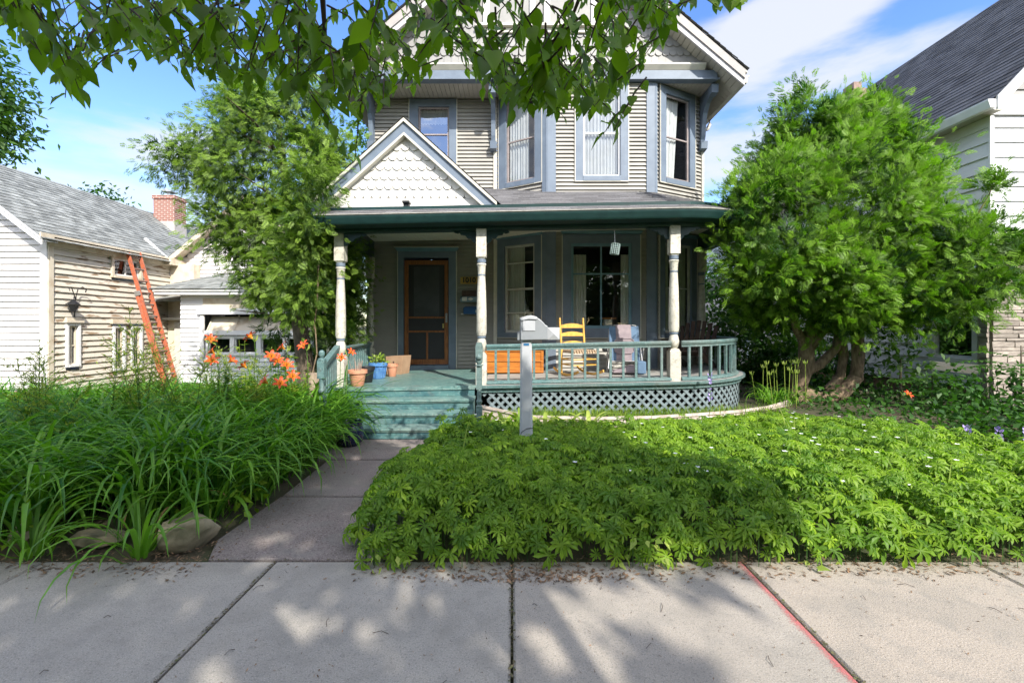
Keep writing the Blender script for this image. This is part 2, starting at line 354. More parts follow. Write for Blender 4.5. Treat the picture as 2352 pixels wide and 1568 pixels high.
def scallops(mb, M, inside, u0, u1, z0, z1, w, row, out=0.012, keep=lambda u, z: True):
    old = mb.M; mb.M = M; j = 0; z = z0
    while z < z1:
        n = int((u1-u0)/w)+2
        for i in range(-1, n):
            uc = u0+(i+(0.5 if j % 2 else 0))*w
            if not inside(uc, z+row*0.4): continue
            mb.tone = random.random(); r = w*0.49; pts = []
            top = z+row*1.25
            for k in range(9):
                a = PI+PI*k/8; pts.append((uc+r*math.cos(a), z+r+r*math.sin(a)))
            pts.append((uc+r, top)); pts.append((uc-r, top))
            def wo(zz): return out*(1-(zz-z)/(top-z)*0.92)
            vs = [(p[0], wo(p[1])+0.004, p[1]) for p in pts]; nb = len(vs)
            vs += [(p[0], wo(p[1])-0.022, p[1]) for p in pts]
            mb.add(vs, [tuple(range(nb))]+[(i2, (i2+1) % nb, nb+(i2+1) % nb, nb+i2) for i2 in range(8)])
        z += row; j += 1
    mb.M = old
def sweep(mb, path, prof, zf=lambda x: 0.0, close=True):      # path list (x,y); prof list (out,z); out = right-hand normal of travel
    n = len(path); k = len(prof); vs = []
    for i in range(n):
        a = Vector((*path[max(i-1, 0)], 0)); b = Vector((*path[min(i+1, n-1)], 0)); c = Vector((*path[i], 0))
        d1 = (c-a).normalized() if i > 0 else (b-c).normalized(); d2 = (b-c).normalized() if i < n-1 else d1
        t = (d1+d2).normalized(); nn = Vector((t.y, -t.x, 0)); sc = 1/max(0.5, t.dot(d1))
        for (o, z) in prof: vs.append((c.x+nn.x*o*sc, c.y+nn.y*o*sc, z+zf(c.x)))
    fs = []
    for i in range(n-1):
        for j in range(k if close else k-1): fs.append((i*k+j, (i+1)*k+j, (i+1)*k+(j+1) % k, i*k+(j+1) % k))
    if close: fs.append(tuple(range(k))); fs.append(tuple((n-1)*k+j for j in range(k-1, -1, -1)))
    mb.add(vs, fs)
# ------------------------------------------------------------ window builder
def curtain_mesh(mb, a, b, z0, z1, pinch=0.0, w=-0.10):
    n = max(10, int((b-a)*90)); vs = []
    for i in range(n+1):
        u = a+(b-a)*i/n; wv = 0.014*math.sin(i*1.05)+0.006*math.sin(i*2.7)
        vs.append((u, w+wv, z1)); ub = u if not pinch else a+(u-a)*(1-pinch)
        vs.append((ub if pinch >= 0 else b+(u-b)*(1+pinch), w+wv*1.2, z0))
    mb.add(vs, [(2*i, 2*i+1, 2*i+3, 2*i+2) for i in range(n)])
def window(parent, M, u0, u1, z0, z1, trim, sash=None, sw=0.045, rails=(), mull=(), curtains=(), glass=None, cornice=0, tm=None, em=None, cm=None, extra=None, label=None, sill=True, out=0.034, edge=0.016):
    tm = tm or m_blue; em = em or m_edge; sash = sash or m_offw; tl, tr, tt, tb = trim
    mb = MB(); mb.M = M
    a, b, c, d = u0-tl, u1+tr, z0-tb, z1+tt
    mb.box(a, u0, -0.10, out, c, d); mb.box(u1, b, -0.10, out, c, d)
    mb.box(u0, u1, -0.10, out-0.003, z1, d); mb.box(u0, u1, -0.10, out+0.012 if sill else out-0.003, c, z0)
    mb.mi = 1
    if edge:
        mb.box(a-edge, a, 0, out+0.006, c-edge, d); mb.box(b, b+edge, 0, out+0.006, c-edge, d); mb.box(a, b, 0, out+0.004, c-edge, c)
    if cornice:
        mb.mi = 2
        for i, (o, z) in enumerate(((0.05, 0.0), (0.07, 0.035), (0.095, 0.065))):
            e = 0.012+0.02*i
            mb.box(a-e, b+e, 0, o, d+z, d+z+0.034)
        mb.mi = 1; mb.box(a-0.07, b+0.07, 0, 0.11, d+0.1, d+0.112)
    t = mb.build('window', [tm, em, m_bluel], parent, label=label)
    sb = MB(); sb.M = M; w0, w1 = -0.05, -0.012
    sb.box(u0, u0+sw, w0, w1, z0, z1); sb.box(u1-sw, u1, w0, w1, z0, z1); sb.box(u0+sw, u1-sw, w0, w1, z1-sw, z1); sb.box(u0+sw, u1-sw, w0, w1, z0, z0+sw)
    for z in rails: sb.box(u0+sw, u1-sw, w0, w1-0.004, z-0.014, z+0.014)
    for u in mull: sb.box(u-0.016, u+0.016, w0, w1-0.007, z0+sw, z1-sw)
    sb.build('sash', sash, t)
    g = MB(); g.M = M; g.quad((u0+sw*.5, -0.04, z0+sw*.5), (u1-sw*.5, -0.04, z0+sw*.5), (u1-sw*.5, -0.04, z1-sw*.5), (u0+sw*.5, -0.04, z1-sw*.5))
    g.build('pane', glass or m_glass, t)
    for (ca, cb, ca0, cz1, pinch) in curtains:
        k = MB(); k.M = M; curtain_mesh(k, ca, cb, ca0, cz1, pinch); k.build('curtain', cm or m_curt, t, smooth=True)
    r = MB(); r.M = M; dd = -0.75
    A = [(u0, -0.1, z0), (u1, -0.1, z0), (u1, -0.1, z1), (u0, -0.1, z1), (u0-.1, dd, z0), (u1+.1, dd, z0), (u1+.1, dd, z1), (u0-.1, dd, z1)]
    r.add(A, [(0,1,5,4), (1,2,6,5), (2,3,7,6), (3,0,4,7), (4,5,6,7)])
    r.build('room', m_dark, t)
    return t
# ============================================================ MAIN HOUSE
tz = lambda x: 0.02*(x+1.5)
H = thing('grey_house', 'grey clapboard Victorian house with slate blue trim, scalloped gables and a teal front porch', 'house', (0.5, 12, 0))
XL, XR, DW, DF = -3.09, 4.12, 9.87, 9.20
BL, B1, B2, BR = (-0.33, DW), (0.72, DF), (2.88, DF), (XR, DW)
TOP = 6.46; LAP = 0.0815
MA, LA = wallM((XL, DW), (-0.33, DW)); MBl, LBl = wallM(BL, B1); MF, LF = wallM(B1, B2); MR_, LR_ = wallM(B2, BR)
# openings given as (u0,u1,z0,z1) in each wall's own axis, trim included in the holes
def wallpart(M, L, holes, label=None):
    mb = MB(); laps(mb, M, 0, L, 0.55, TOP, LAP, holes)
    return mb.build('wall', m_siding, H, label=label)
dx0, dx1 = -2.342-XL, -1.369-XL
s0, s1 = -2.03-XL, -1.36-XL
wallpart(MA, LA, [(-2.465-XL, -1.209-XL, 0.5, 3.155), (-2.22-XL, -1.2-XL, 4.94, TOP)])
wallpart(MBl, LBl, [(0.03, 1.14, 1.30, 3.43), (0.05, 1.15, 4.47, TOP)])
f = lambda x: x-0.72
wallpart(MF, LF, [(f(1.02), f(2.588), 1.31, 3.40), (f(1.276), f(2.342), 4.463, TOP)])
wallpart(MR_, LR_, [(0.12, 1.23, 1.30, 3.43), (0.10, 1.18, 4.47, TOP)])
sd = MB()
for (p, q, hs) in (((XR, DW), (XR, 17.5), [(3.0, 3.9, 1.4, 3.1), (3.0, 3.9, 4.6, 6.1)]), ((XL, 17.5), (XL, DW), []), ((XR, 17.5), (XL, 17.5), [])):
    Mq, Lq = wallM(p, q); laps(sd, Mq, 0, Lq, 0.3, TOP+0.25, LAP, [])
sd.build('wall', m_siding, H)
# window set, first floor
def facew(M, u0, u1, z0, z1, **k): return window(H, M, u0, u1, z0, z1, **k)
facew(MBl, 0.214, 0.955, 1.404, 3.25, trim=(0.18, 0.16, 0.15, 0.10), rails=(2.87, 2.33, 2.315, 1.82), sw=0.05, curtains=((0.23, 0.66, 1.4, 3.24, 0),), cornice=0, label='tall storm window with white sash on the left bay face of the porch')
facew(MF, f(1.19), f(2.42), 1.50, 3.215, trim=(0.17, 0.165, 0.17, 0.19), sash=m_bluel, sw=0.055, rails=(2.6,), mull=(f(1.805),), glass=m_glass,
      curtains=((f(1.23), f(1.51), 1.5, 3.0, 0), (f(2.22), f(2.39), 1.5, 3.0, 0.0)), cornice=0, label='wide four light porch window with pale blue frame and curtains')
facew(MR_, 0.27, 1.05, 1.404, 3.25, trim=(0.15, 0.16, 0.15, 0.10), rails=(2.33,), sw=0.05, curtains=((0.29, 0.5, 1.4, 3.24, 0.0), (0.72, 1.0, 1.4, 3.24, 0)), label='tall window on the right bay face behind the dark wooden chair')
# cornices over the first floor windows
cn = MB()
for M, a, b in ((MBl, 0.02, 1.13), (MF, f(1.01), f(2.6)), (MR_, 0.11, 1.22)):
    cn.M = M; cn.box(a, b, 0.0, 0.06, 3.40, 3.425); cn.box(a-.02, b+.02, 0, 0.085, 3.425, 3.455)
cn.build('window_cornice', m_bluel, H)
# second floor
facew(MA, s0, s1, 5.02, 6.29, trim=(0.19, 0.16, 0.16, 0.10), sash=m_sashb, rails=(5.70,), sw=0.04, glass=m_glass2, curtains=((s0+.03, s1-.03, 5.95, 6.27, 0),), label='sash window above the porch pediment')
facew(MBl, 0.25, 0.96, 4.58, 6.31, trim=(0.18, 0.16, 0.15, 0.10), sash=m_sashb, rails=(5.45,), sw=0.04, glass=m_glass, cm=m_curtw, curtains=((0.28, 0.74, 4.6, 6.29, 0.0),), label='upper sash window on the left bay face')
facew(MF, f(1.435), f(2.192), 4.57, 6.31, trim=(0.155, 0.15, 0.15, 0.10), sash=m_white, rails=(5.45,), sw=0.035, glass=m_glass, cm=m_curtw, curtains=((f(1.46), f(2.17), 4.59, 6.29, 0.0),), label='upper sash window with white curtains on the front bay face')
facew(MR_, 0.30, 1.0, 4.58, 6.31, trim=(0.16, 0.16, 0.15, 0.10), sash=m_sashb, rails=(5.45,), sw=0.04, glass=m_glass, cm=m_curtw, curtains=((0.33, 0.76, 4.6, 6.29, 0.3),), label='upper sash window on the right bay face')
# corner boards
for (M, a, b, z0, z1, mm) in ((MF, -0.03, 0.165, 0.6, TOP, 0), (MF, LF-0.165, LF+0.03, 0.6, TOP, 0), (MBl, LBl-0.11, LBl+0.012, 0.6, TOP, 1), (MR_, -0.012, 0.05, 0.6, TOP, 1),
                              (MA, 0.0, 0.12, 4.0, TOP, 0), (MA, LA-0.07, LA+0.0, 0.6, TOP, 2), (MR_, LR_-0.04, LR_+0.02, 0.6, TOP, 2), (MA, -0.02, 0.07, 0.6, 3.45, 2)):
    k = MB(); k.M = M; k.box(a, b, 0.0, 0.030+0.004*mm, z0, z1); k.build('corner_board', m_edge if mm == 2 else m_blue, H)
# door
dm = MB(); dm.M = MA; a, b = -2.465-XL, -1.209-XL
dm.box(a, dx0, -0.12, 0.04, 0.6, 3.155); dm.box(dx1, b, -0.12, 0.04, 0.6, 3.155); dm.box(dx0, dx1, -0.12, 0.037, 3.023, 3.155); dm.box(dx0, dx1, -0.12, 0.10, 0.59, 0.70)
dm.mi = 1; dm.box(a-0.016, a, 0, 0.046, 0.6, 3.16); dm.box(b, b+0.016, 0, 0.046, 0.6, 3.16)
dm.mi = 2
for i, (o, z) in enumerate(((0.05, 3.156), (0.075, 3.18), (0.10, 3.205))): dm.box(a-0.01-.02*i, b+0.01+.02*i, 0, o, z, z+0.024)
dm.mi = 1; dm.box(a-0.07, b+0.07, 0, 0.115, 3.23, 3.24)
door = dm.build('door', [m_blue, m_edge, m_bluel], H, label='front door with blue casing and an orange wood screen door')
sc = MB(); sc.M = MA; w0, w1 = -0.03, 0.012; d0, d1, e0, e1 = dx0+.01, dx1-.01, 0.715, 2.965
sc.box(d0, d0+0.085, w0, w1, e0, e1); sc.box(d1-0.085, d1, w0, w1, e0, e1); sc.box(d0+.085, d1-.085, w0, w1, e1-0.09, e1); sc.box(d0+.085, d1-.085, w0, w1, e0, e0+0.11)
def zd(y): return 1.55-(y-748)*DW/F
for y in (729, 761): sc.box(d0+.085, d1-.085, w0, w1-.004, zd(y)-.02, zd(y)+.02)
xm = (981-1176)*DW/F-XL; sc.box(xm-.02, xm+.02, w0, w1-.006, e0+.11, zd(761)-.02)
sc.build('screen_frame', m_doorw, door, bevel=0.004)
sc = MB(); sc.M = MA; sc.box(d0+.08, d1-.08, -0.02, -0.015, e0+.1, e1-.08); sc.mi = 1
sc.box(d0+.2, d1-.2, -0.0148, -0.0145, 1.75, 2.83); sc.build('screen', [m_screen, mat('inner_door_pane', (0.06, 0.062, 0.066), (0.035, 0.036, 0.04), 4, 0.35)], door)  # paler panel: the inner door's window showing through the screen
sc = MB(); sc.M = MA; sc.box(d1-.06, d1-.02, 0.012, 0.035, 1.62, 1.82); sc.tube([(d1-.04, .035, 1.64), (d1-.04, .07, 1.66), (d1-.04, .07, 1.78), (d1-.04, .035, 1.80)], .008)
sc.mi = 1; sc.box(d1-.13, d1-.095, 0.0, 0.01, 1.50, 1.60)
sc.build('handle', [m_alum, mat('brass', (0.5, 0.4, 0.15), None, 5, 0.4, metal=0.6)], door)
# frieze, upper cornice, soffits
fb = MB(); fb.box(-3.5, 4.11, DF-0.10, DF+0.05, TOP+0.005, 6.655); fb.box(-3.5, 4.14, DF-0.13, DF-0.10, TOP+0.005, 6.49); fb.build('frieze', m_blue, H)
fb = MB(); fb.prism([(DF-0.10, 6.66), (DF-0.17, 6.74), (DF-0.17, 6.77), (DF+0.02, 6.77), (DF+0.02, 6.66)], -3.4, 3.86, 'x'); fb.build('upper_cornice', m_edge, H)
sf = MB(); x = -3.5
while x < 4.1:
    sf.tone = random.random(); sf.box(x, x+0.088, DF+0.05, 10.1, TOP+0.02, TOP+0.035); x += 0.096
sf.box(-3.5, 4.1, DF+0.06, 10.1, TOP+0.036, TOP+0.045); sf.build('soffit', m_soff, H)
# gable
GX = 0.51; SL = 0.854
def zr(x): return 6.50+SL*(4.02-abs(x-GX))
Mg, Lg = wallM((-3.6, DF-0.02), (4.2, DF-0.02))
gw = MB(); gw.prism([(-3.5, 6.66), (4.11, 6.66), (GX, zr(GX)-0.28)], DF-0.01, DF+0.06, 'y'); gw.build('gable_wall', m_scalg, H)
attw = [(-0.46, 0.36), (0.76, 1.6)]
def ingable(u, z):
    x = u-3.6
    if z > zr(x)-0.22: return False
    return not (-0.66 < x < 1.78 and z > 7.42)
sg = MB(); scallops(sg, Mg, ingable, 0, 7.8, 6.79, 9.9, 0.144, 0.185, 0.030); sg.build('scallop_shingles', m_scalg, H)
Mw, Lw = wallM((0, DF-0.02), (1, DF-0.02))
for (a, b) in attw:
    window(H, Mw, a, b, 7.62, 8.75, trim=(0.10, 0.10, 0.1, 0.05), sash=m_white, sw=0.06, rails=(8.15,), glass=m_glass2, tm=m_white, curtains=((a+.05, b-.05, 7.6, 8.7, 0),), cm=m_curtw, label='attic gable window with white frame')
k = MB(); k.box(-0.72, 1.84, DF-0.16, DF-0.02, 7.52, 7.57); k.box(-0.68, 1.8, DF-0.09, DF-0.02, 7.42, 7.52); k.build('attic_sill', m_edge, H)
# roof and rakes
rf = MB()
for sgn in (-1, 1):
    def fn(s, t, sgn=sgn): x = GX+sgn*(4.06*(1-t)); return (x, 8.76+s*9.2, zr(x)+0.03)
    shingles(rf, fn, 36, 30, 0.012)
rf.build('roof', m_shing, H)
rs = MB()
for sgn in (-1, 1):
    rs.prism([(GX+sgn*4.04, zr(GX+4.04)), (GX+sgn*4.04, zr(GX+4.04)-0.05), (GX, zr(GX)-0.08), (GX, zr(GX))], 8.80, 17.9, 'y')
rs.build('roof_deck', m_soff, H)
rk = MB()
for sgn in (-1, 1):
    X0 = GX+sgn*4.0
    rk.mi = 0; rk.prism([(X0, zr(X0)-0.02), (X0, zr(X0)-0.19), (GX, zr(GX)-0.21), (GX, zr(GX)-0.0)], 8.79, 8.82, 'y')
    rk.mi = 1; rk.prism([(X0, zr(X0)-0.19), (X0, zr(X0)-0.31), (GX, zr(GX)-0.34), (GX, zr(GX)-0.21)], 8.82, 8.86, 'y')
rk.build('rake_board', [mat('rake_taupe', (0.36, 0.33, 0.31), (0.3, 0.28, 0.27), 6, 0.6), mat('rake_pale', (0.52, 0.50, 0.51), None, 6, 0.55)], H)
ps = MB()
for sgn in (-1, 1):
    q = 0
    while q < 5.3:
        xa = GX+sgn*(3.98-q*0.76); xb = GX+sgn*(3.98-(q+0.115)*0.76); q += 0.13
        ps.add([(xa, 8.86, zr(xa)-0.27), (xb, 8.86, zr(xb)-0.27), (xb, DF, zr(xb)-0.27), (xa, DF, zr(xa)-0.27),
                (xa, 8.86, zr(xa)-0.25), (xb, 8.86, zr(xb)-0.25), (xb, DF, zr(xb)-0.25), (xa, DF, zr(xa)-0.25)], [(0,3,2,1),(4,5,6,7),(0,1,5,4),(1,2,6,5),(2,3,7,6),(3,0,4,7)])
    # side eave soffit, front to back
    y = DF
    while y < 17.4:
        xa = GX+sgn*3.60; xb = GX+sgn*3.98
        ps.add([(xa, y, zr(xa)-0.24), (xb, y, zr(xb)-0.24), (xb, y+.12, zr(xb)-0.24), (xa, y+.12, zr(xa)-0.24)], [(0,1,2,3)]); y += 0.13
ps.build('rake_soffit', m_soff, H)
gt = MB(); gt.prism([(4.50, 6.30), (4.60, 6.30), (4.62, 6.42), (4.64, 6.42), (4.64, 6.44), (4.50, 6.44)], 8.9, 17.8, 'y'); gt.build('gutter', m_edge, H)
gt = MB(); gt.tube([(4.56, 10.5, 6.32), (4.56, 10.5, 6.18), (4.45, 10.35, 6.02), (4.22, 10.2, 5.9), (4.17, 10.15, 5.75), (4.17, 10.15, 4.3)], 0.04, 8); gt.build('downspout', m_soff, H, smooth=True)
def bracket(x, w=0.09):
    b = MB(); d = DW
    poly = [(d-0.012, 5.35), (d-0.10, 5.35), (d-0.14, 5.42), (d-0.09, 5.5), (d-0.13, 5.62), (d-0.16, 5.85), (d-0.22, 6.05), (d-0.36, 6.2), (d-0.50, 6.24), (d-0.56, 6.3), (d-0.60, 6.25), (d-0.66, 6.32), (d-0.66, TOP), (d-0.012, TOP)]
    b.prism(poly, x-w/2, x+w/2, 'x'); b.prism([(d-0.015, 5.3), (d-0.17, 5.33), (d-0.19, 5.48), (d-0.015, 5.5)], x-w*.75, x+w*.75, 'x'); b.prism([(d-0.52, 6.24), (d-0.68, 6.26), (d-0.7, 6.42), (d-0.52, 6.42)], x-w*.75, x+w*.75, 'x')
    return b.build('bracket', m_blue, H)
bracket(4.10); bracket(-0.40); bracket(-3.02)
# ---- porch roof
def eave_pts():
    p = [(-2.98+5.54*i/12, 6.85) for i in range(13)]
    for i in range(1, 13):
        a = PI/2*i/12; p.append((2.56+1.85*math.sin(a), 8.70-1.85*math.cos(a)))
    p += [(4.41, 9.3), (4.41, 10.1)]
    return p
EP = eave_pts()
def inner(i):
    if i < 13: return (EP[i][0], DW, 3.25+0.42*(DW-6.85))
    t = min(1, (i-12)/12); return (2.56+(4.12-2.56)*t, DF-0.02+(DW-DF)*max(0, t*1.2-.2), 4.24)
IP = [inner(i) for i in range(len(EP))]
def reg(s, arr):
    q = s*(len(arr)-1); i = min(int(q), len(arr)-2); fr = q-i
    return Vector(arr[i])*(1-fr)+Vector(arr[i+1])*fr
EZ = [(p[0], p[1], 3.255+tz(p[0])) for p in EP]
def pr(s, t):
    a = reg(s, EZ); b = reg(s, IP); return a*(1-t)+b*t
r = MB(); shingles(r, pr, 20, 30, 0.012); r.build('porch_roof', m_shing, H)
g = MB(); ZF = lambda x: tz(x)
ep = EP
sweep(g, ep, [(-0.02, 3.225), (0.005, 3.225), (0.02, 3.238), (0.02, 3.25), (-0.02, 3.25)], ZF); g.build('drip_edge', mat('drip_edge_grey', (0.42, 0.40, 0.37), (0.3, 0.29, 0.27), 12, 0.6), H)
g = MB(); sweep(g, ep, [(-0.06, 3.10), (-0.03, 3.10), (-0.005, 3.13), (0.0, 3.175), (0.012, 3.19), (0.012, 3.222), (-0.03, 3.222)], ZF); g.build('porch_gutter', m_green, H, smooth=True)
g = MB(); sweep(g, ep, [(-0.27, 3.085), (-0.06, 3.105), (-0.06, 3.12), (-0.27, 3.10)], ZF); g.build('eave_soffit', m_green, H)
bp = [(-3.05, 9.85), (-2.85, 7.2)]+[(2.56, 7.2)]+[(2.56+1.5*math.sin(PI/2*i/10), 8.70-1.5*math.cos(PI/2*i/10)) for i in range(1, 11)]+[(4.06, 9.85)]
g = MB(); sweep(g, bp, [(-0.07, 3.03), (0.07, 3.03), (0.08, 3.05), (0.075, 3.25), (0.075, 3.42), (-0.07, 3.42)], ZF); g.build('porch_beam', m_green, H)
c = MB(); x = -3.0; c.warp = lambda v: Vector((v.x, v.y, v.z+tz(v.x)))
while x < 4.0:
    yf = 7.2 if x < 2.5 else 8.7-math.sqrt(max(0, 1.5**2-(x-2.56)**2))
    c.tone = random.random(); c.box(x, x+0.072, yf+.05, 9.86, 3.40, 3.41); c.box(x+.072, x+.08, yf+.05, 9.86, 3.406, 3.41); x += 0.08
c.build('porch_ceiling', m_ceil, H)
l = MB(); l.lathe([(0.02, 3.405), (0.17, 3.405), (0.17, 3.39), (0.13, 3.35), (0.06, 3.335), (0.01, 3.33)], (-1.56, 8.0, 0), 20); l.build('ceiling_light', mat('light_dome', (0.6, 0.62, 0.66), None, 5, 0.3), H, smooth=True)
# pediment
PX, PD = -1.745, 7.42; PS = 0.903; PB = 3.49; PA = 4.86
def zp(x): return PA-PS*abs(x-PX)
p = MB(); p.prism([(PX-1.42, PB-0.04), (PX+1.42, PB-0.04), (PX, PA-0.1)], PD+0.05, PD+0.10, 'y')
p.build('pediment', mat('pediment_white', (0.74, 0.72, 0.67), None, 6, .6), H)
Mp, Lp = wallM((PX-2, PD+0.05), (PX+2, PD+0.05))
p = MB(); scallops(p, Mp, lambda u, z: z < zp(u-2+PX)-0.20 or (z < zp(u-2+PX)-0.10 and z < 9), 0, 4, 3.62, 4.9, 0.138, 0.158, 0.032); p.build('scallop_shingles', m_scal, H)
p = MB(); p.box(PX-1.38, PX+1.38, PD+0.02, PD+0.05, PB-0.05, 3.63); p.build('pediment_base', m_scal, H)
p = MB()
for sgn in (-1, 1):
    e = PX+sgn*1.50
    def pz(x, o): return (x, zp(x)+o)
    p.mi = 0; p.prism([pz(e, -0.02), pz(e, -0.19), pz(PX, -0.19), pz(PX, -0.02)], PD-0.07, PD-0.02, 'y')
    p.mi = 1; p.prism([pz(e, 0.035), pz(e, -0.02), pz(PX, -0.02), pz(PX, 0.035)], PD-0.11, PD-0.03, 'y')
    p.prism([pz(e, -0.19), pz(e, -0.235), pz(PX, -0.235), pz(PX, -0.19)], PD-0.085, PD+0.04, 'y')
p.build('pediment_rake', [m_blue, m_edge], H)
p = MB()
for sgn in (-1, 1):
    def fn(s, t, sgn=sgn): x = PX+sgn*1.56*(1-t); return (x, PD-0.12+s*2.6, zp(x)+0.045)
    shingles(p, fn, 14, 8)
    p.prism([(PX+sgn*1.5, zp(PX+1.5)), (PX+sgn*1.5, zp(PX+1.5)+.035), (PX, PA+.035), (PX, PA)], PD-0.02, DW, 'y')
p.build('pediment_roof', m_shing, H)
p = MB(); p.box(-1.73, -1.64, 7.24, 7.33, 3.42, 3.52); p.prism([(-1.74, 3.5), (-1.63, 3.5), (-1.63, 3.53), (-1.74, 3.53)], 7.2, 7.35, 'y'); p.build('roof_vent', m_black, H)
# ---- porch floor
FZ = 0.608
def floor_pts(R=1.66, n=14): return [(2.56+R*math.sin(PI/2*i/n), 8.7-R*math.cos(PI/2*i/n)) for i in range(n+1)]
warpf = lambda v: Vector((v.x, v.y, v.z+tz(v.x)))
pf = MB(); pf.warp = warpf
pf.prism([(-2.95, 9.87), (-2.80, 7.03), (-0.45, 7.03), (-0.45, 9.87)], FZ-0.035, FZ, 'z'); pf.mi = 1
pf.prism([(-0.45, 7.045), (2.56, 7.045)]+floor_pts()[1:]+[(4.22, 9.87), (-0.45, 9.87)], FZ-0.035, FZ-0.001, 'z')
pf.build('porch_floor', [m_tealf, m_grayf], H)
sk = MB(); path = [(-0.50, 7.10), (2.56, 7.10)]+floor_pts(1.60)[1:]+[(4.16, 9.85)]
sweep(sk, path, [(0.0, FZ-0.115), (0.03, FZ-0.115), (0.035, FZ-0.05), (0.09, FZ-0.045), (0.095, FZ-0.004), (0.0, FZ-0.004)], tz); sk.build('porch_fascia', m_teal, H)
lt = MB()
def along(path, s):
    for i in range(len(path)-1):
        a = Vector((*path[i], 0)); b = Vector((*path[i+1], 0)); L = (b-a).length
        if s <= L or i == len(path)-2: t = (b-a).normalized(); return a+t*s, Vector((t.y, -t.x, 0))
        s -= L
LP = [(-0.45, 7.12), (2.56, 7.12)]+[(2.56+1.58*math.sin(PI/2*i/10), 8.7-1.58*math.cos(PI/2*i/10)) for i in range(1, 11)]+[(4.14, 9.8)]
TL = sum((Vector(LP[i+1])-Vector(LP[i])).length for i in range(len(LP)-1)); za, zb = 0.08, FZ-0.09
for lay, dirn in ((0, 1), (1, -1)):
    s = -0.5
    while s < TL:
        pts = []
        for k in range(7):
            z = za+(zb-za)*k/6; ss = s+(z-za)*dirn+(0 if dirn > 0 else 0.45)
            if 0 <= ss <= TL:
                q, n = along(LP, ss); pts.append((q+n*(0.006+0.009*lay)+Vector((0, 0, z+tz(q.x)-0.01)), n))
        for k in range(len(pts)-1):
            (a, n), (b, _) = pts[k], pts[k+1]; lt.bar(a, b, 0.040, 0.008, side=(b-a).normalized().cross(n))
        s += 0.138
sweep(lt, LP, [(0.016, zb-0.01), (0.03, zb-0.01), (0.03, zb+0.05), (0.016, zb+0.05)], tz)
lt.build('lattice', mat('lattice_bluegrey', (0.19, 0.235, 0.25), (0.13, 0.165, 0.175), 9, 0.6), H)
# steps
for kx, (y, z) in enumerate(((6.23, 0.152), (6.50, 0.304), (6.77, 0.456), (7.04, FZ))):
    st = MB(); st.warp = (lambda v, z=z: Vector((v.x, v.y, v.z+tz(v.x)*min(1, max(0, v.z)/FZ))))
    if kx < 3: st.box(-2.58, -0.56, y-0.035, y+0.27, z-0.035, z)
    st.mi = 1; st.box(-2.56, -0.58, y, y+0.022, z-0.152, z-0.036); st.mi = 0; st.box(-2.57, -0.57, y-0.02, y, z-0.055, z-0.037)
    st.build('step', [m_tealf, m_stepr], H, bevel=0.004)
for x in (-0.60, -2.57): st = MB(); st.prism([(6.25, 0), (6.25, .11), (6.52, .11), (6.52, .26), (6.79, .26), (6.79, .41), (7.06, .41), (7.06, 0)], x, x+.025, 'x'); st.build('stair_stringer', m_tealf, H)
# posts
def post(x, y, zb=None, full=True):
    zb = FZ+tz(x) if zb is None else zb; zt = 3.04+tz(x); w = 0.083; m = MB(); L = zt-zb
    def Z(q): return zt-q*L/1115.0*1.0
    for (h0, h1, ww) in ((905, 1115, w), (0, 200, w*0.94)): m.box(x-ww, x+ww, y-ww, y+ww, Z(h1), Z(h0))
    m.prism([(x-w, Z(905)), (x+w, Z(905)), (x+w*.72, Z(885)), (x-w*.72, Z(885))], y-w*.7, y+w*.7, 'y')
    prof = [(w*.66, Z(905)), (w*.60, Z(880)), (w*.78, Z(872)), (w*.95, Z(850)), (w*.98, Z(830)), (w*.8, Z(795)), (w*.62, Z(783))]
    m.lathe([(a, b) for a, b in prof], (x, y, 0), 18)
    m.mi = 1; m.lathe([(w*.66, Z(783)), (w*.8, Z(779)), (w*.8, Z(768)), (w*.66, Z(764))], (x, y, 0), 18)
    m.mi = 0; m.lathe([(w*.84, Z(764)), (w*.98, Z(740)), (w*.96, Z(600)), (w*.86, Z(450)), (w*.70, Z(335))], (x, y, 0), 18)
    m.mi = 1; m.lathe([(w*.62, Z(335)), (w*.72, Z(332)), (w*.72, Z(325)), (w*.66, Z(322))], (x, y, 0), 18)
    m.mi = 0; m.lathe([(w*.70, Z(322)), (w*.78, Z(270)), (w*.85, Z(258)), (w*.95, Z(252)), (w*.85, Z(244))], (x, y, 0), 18)
    m.mi = 1; m.lathe([(w*.72, Z(244)), (w*.86, Z(238)), (w*.86, Z(215)), (w*.72, Z(212))], (x, y, 0), 18)
    m.mi = 0; m.lathe([(w*.9, Z(212)), (w*1.2, Z(200)), (w*1.2, Z(198))], (x, y, 0), 4)
    return m.build('porch_post', [m_cream, m_blue], H, smooth=True)
post(-2.74, 7.28); post(-0.48, 7.17); post(2.56, 7.2); post(-3.03, 9.72); post(4.05, 9.72)
# post-top brackets under the beam
for x, sg_ in ((-0.48, 1), (-0.48, -1), (2.56, 1), (2.56, -1), (-2.74, 1)):
    b = MB(); zt = 3.035+tz(x); o = 0.08
    poly = [(0, 0), (0.34, 0), (0.36, -0.03), (0.30, -0.05), (0.27, -0.035), (0.25, -0.07), (0.18, -0.08), (0.14, -0.13), (0.09, -0.13), (0.07, -0.17), (0.03, -0.2), (0, -0.2)]
    b.prism([(x+sg_*(o+p_[0]), zt+p_[1]) for p_ in poly], 7.19, 7.23, 'y'); b.build('post_bracket', m_green, H)
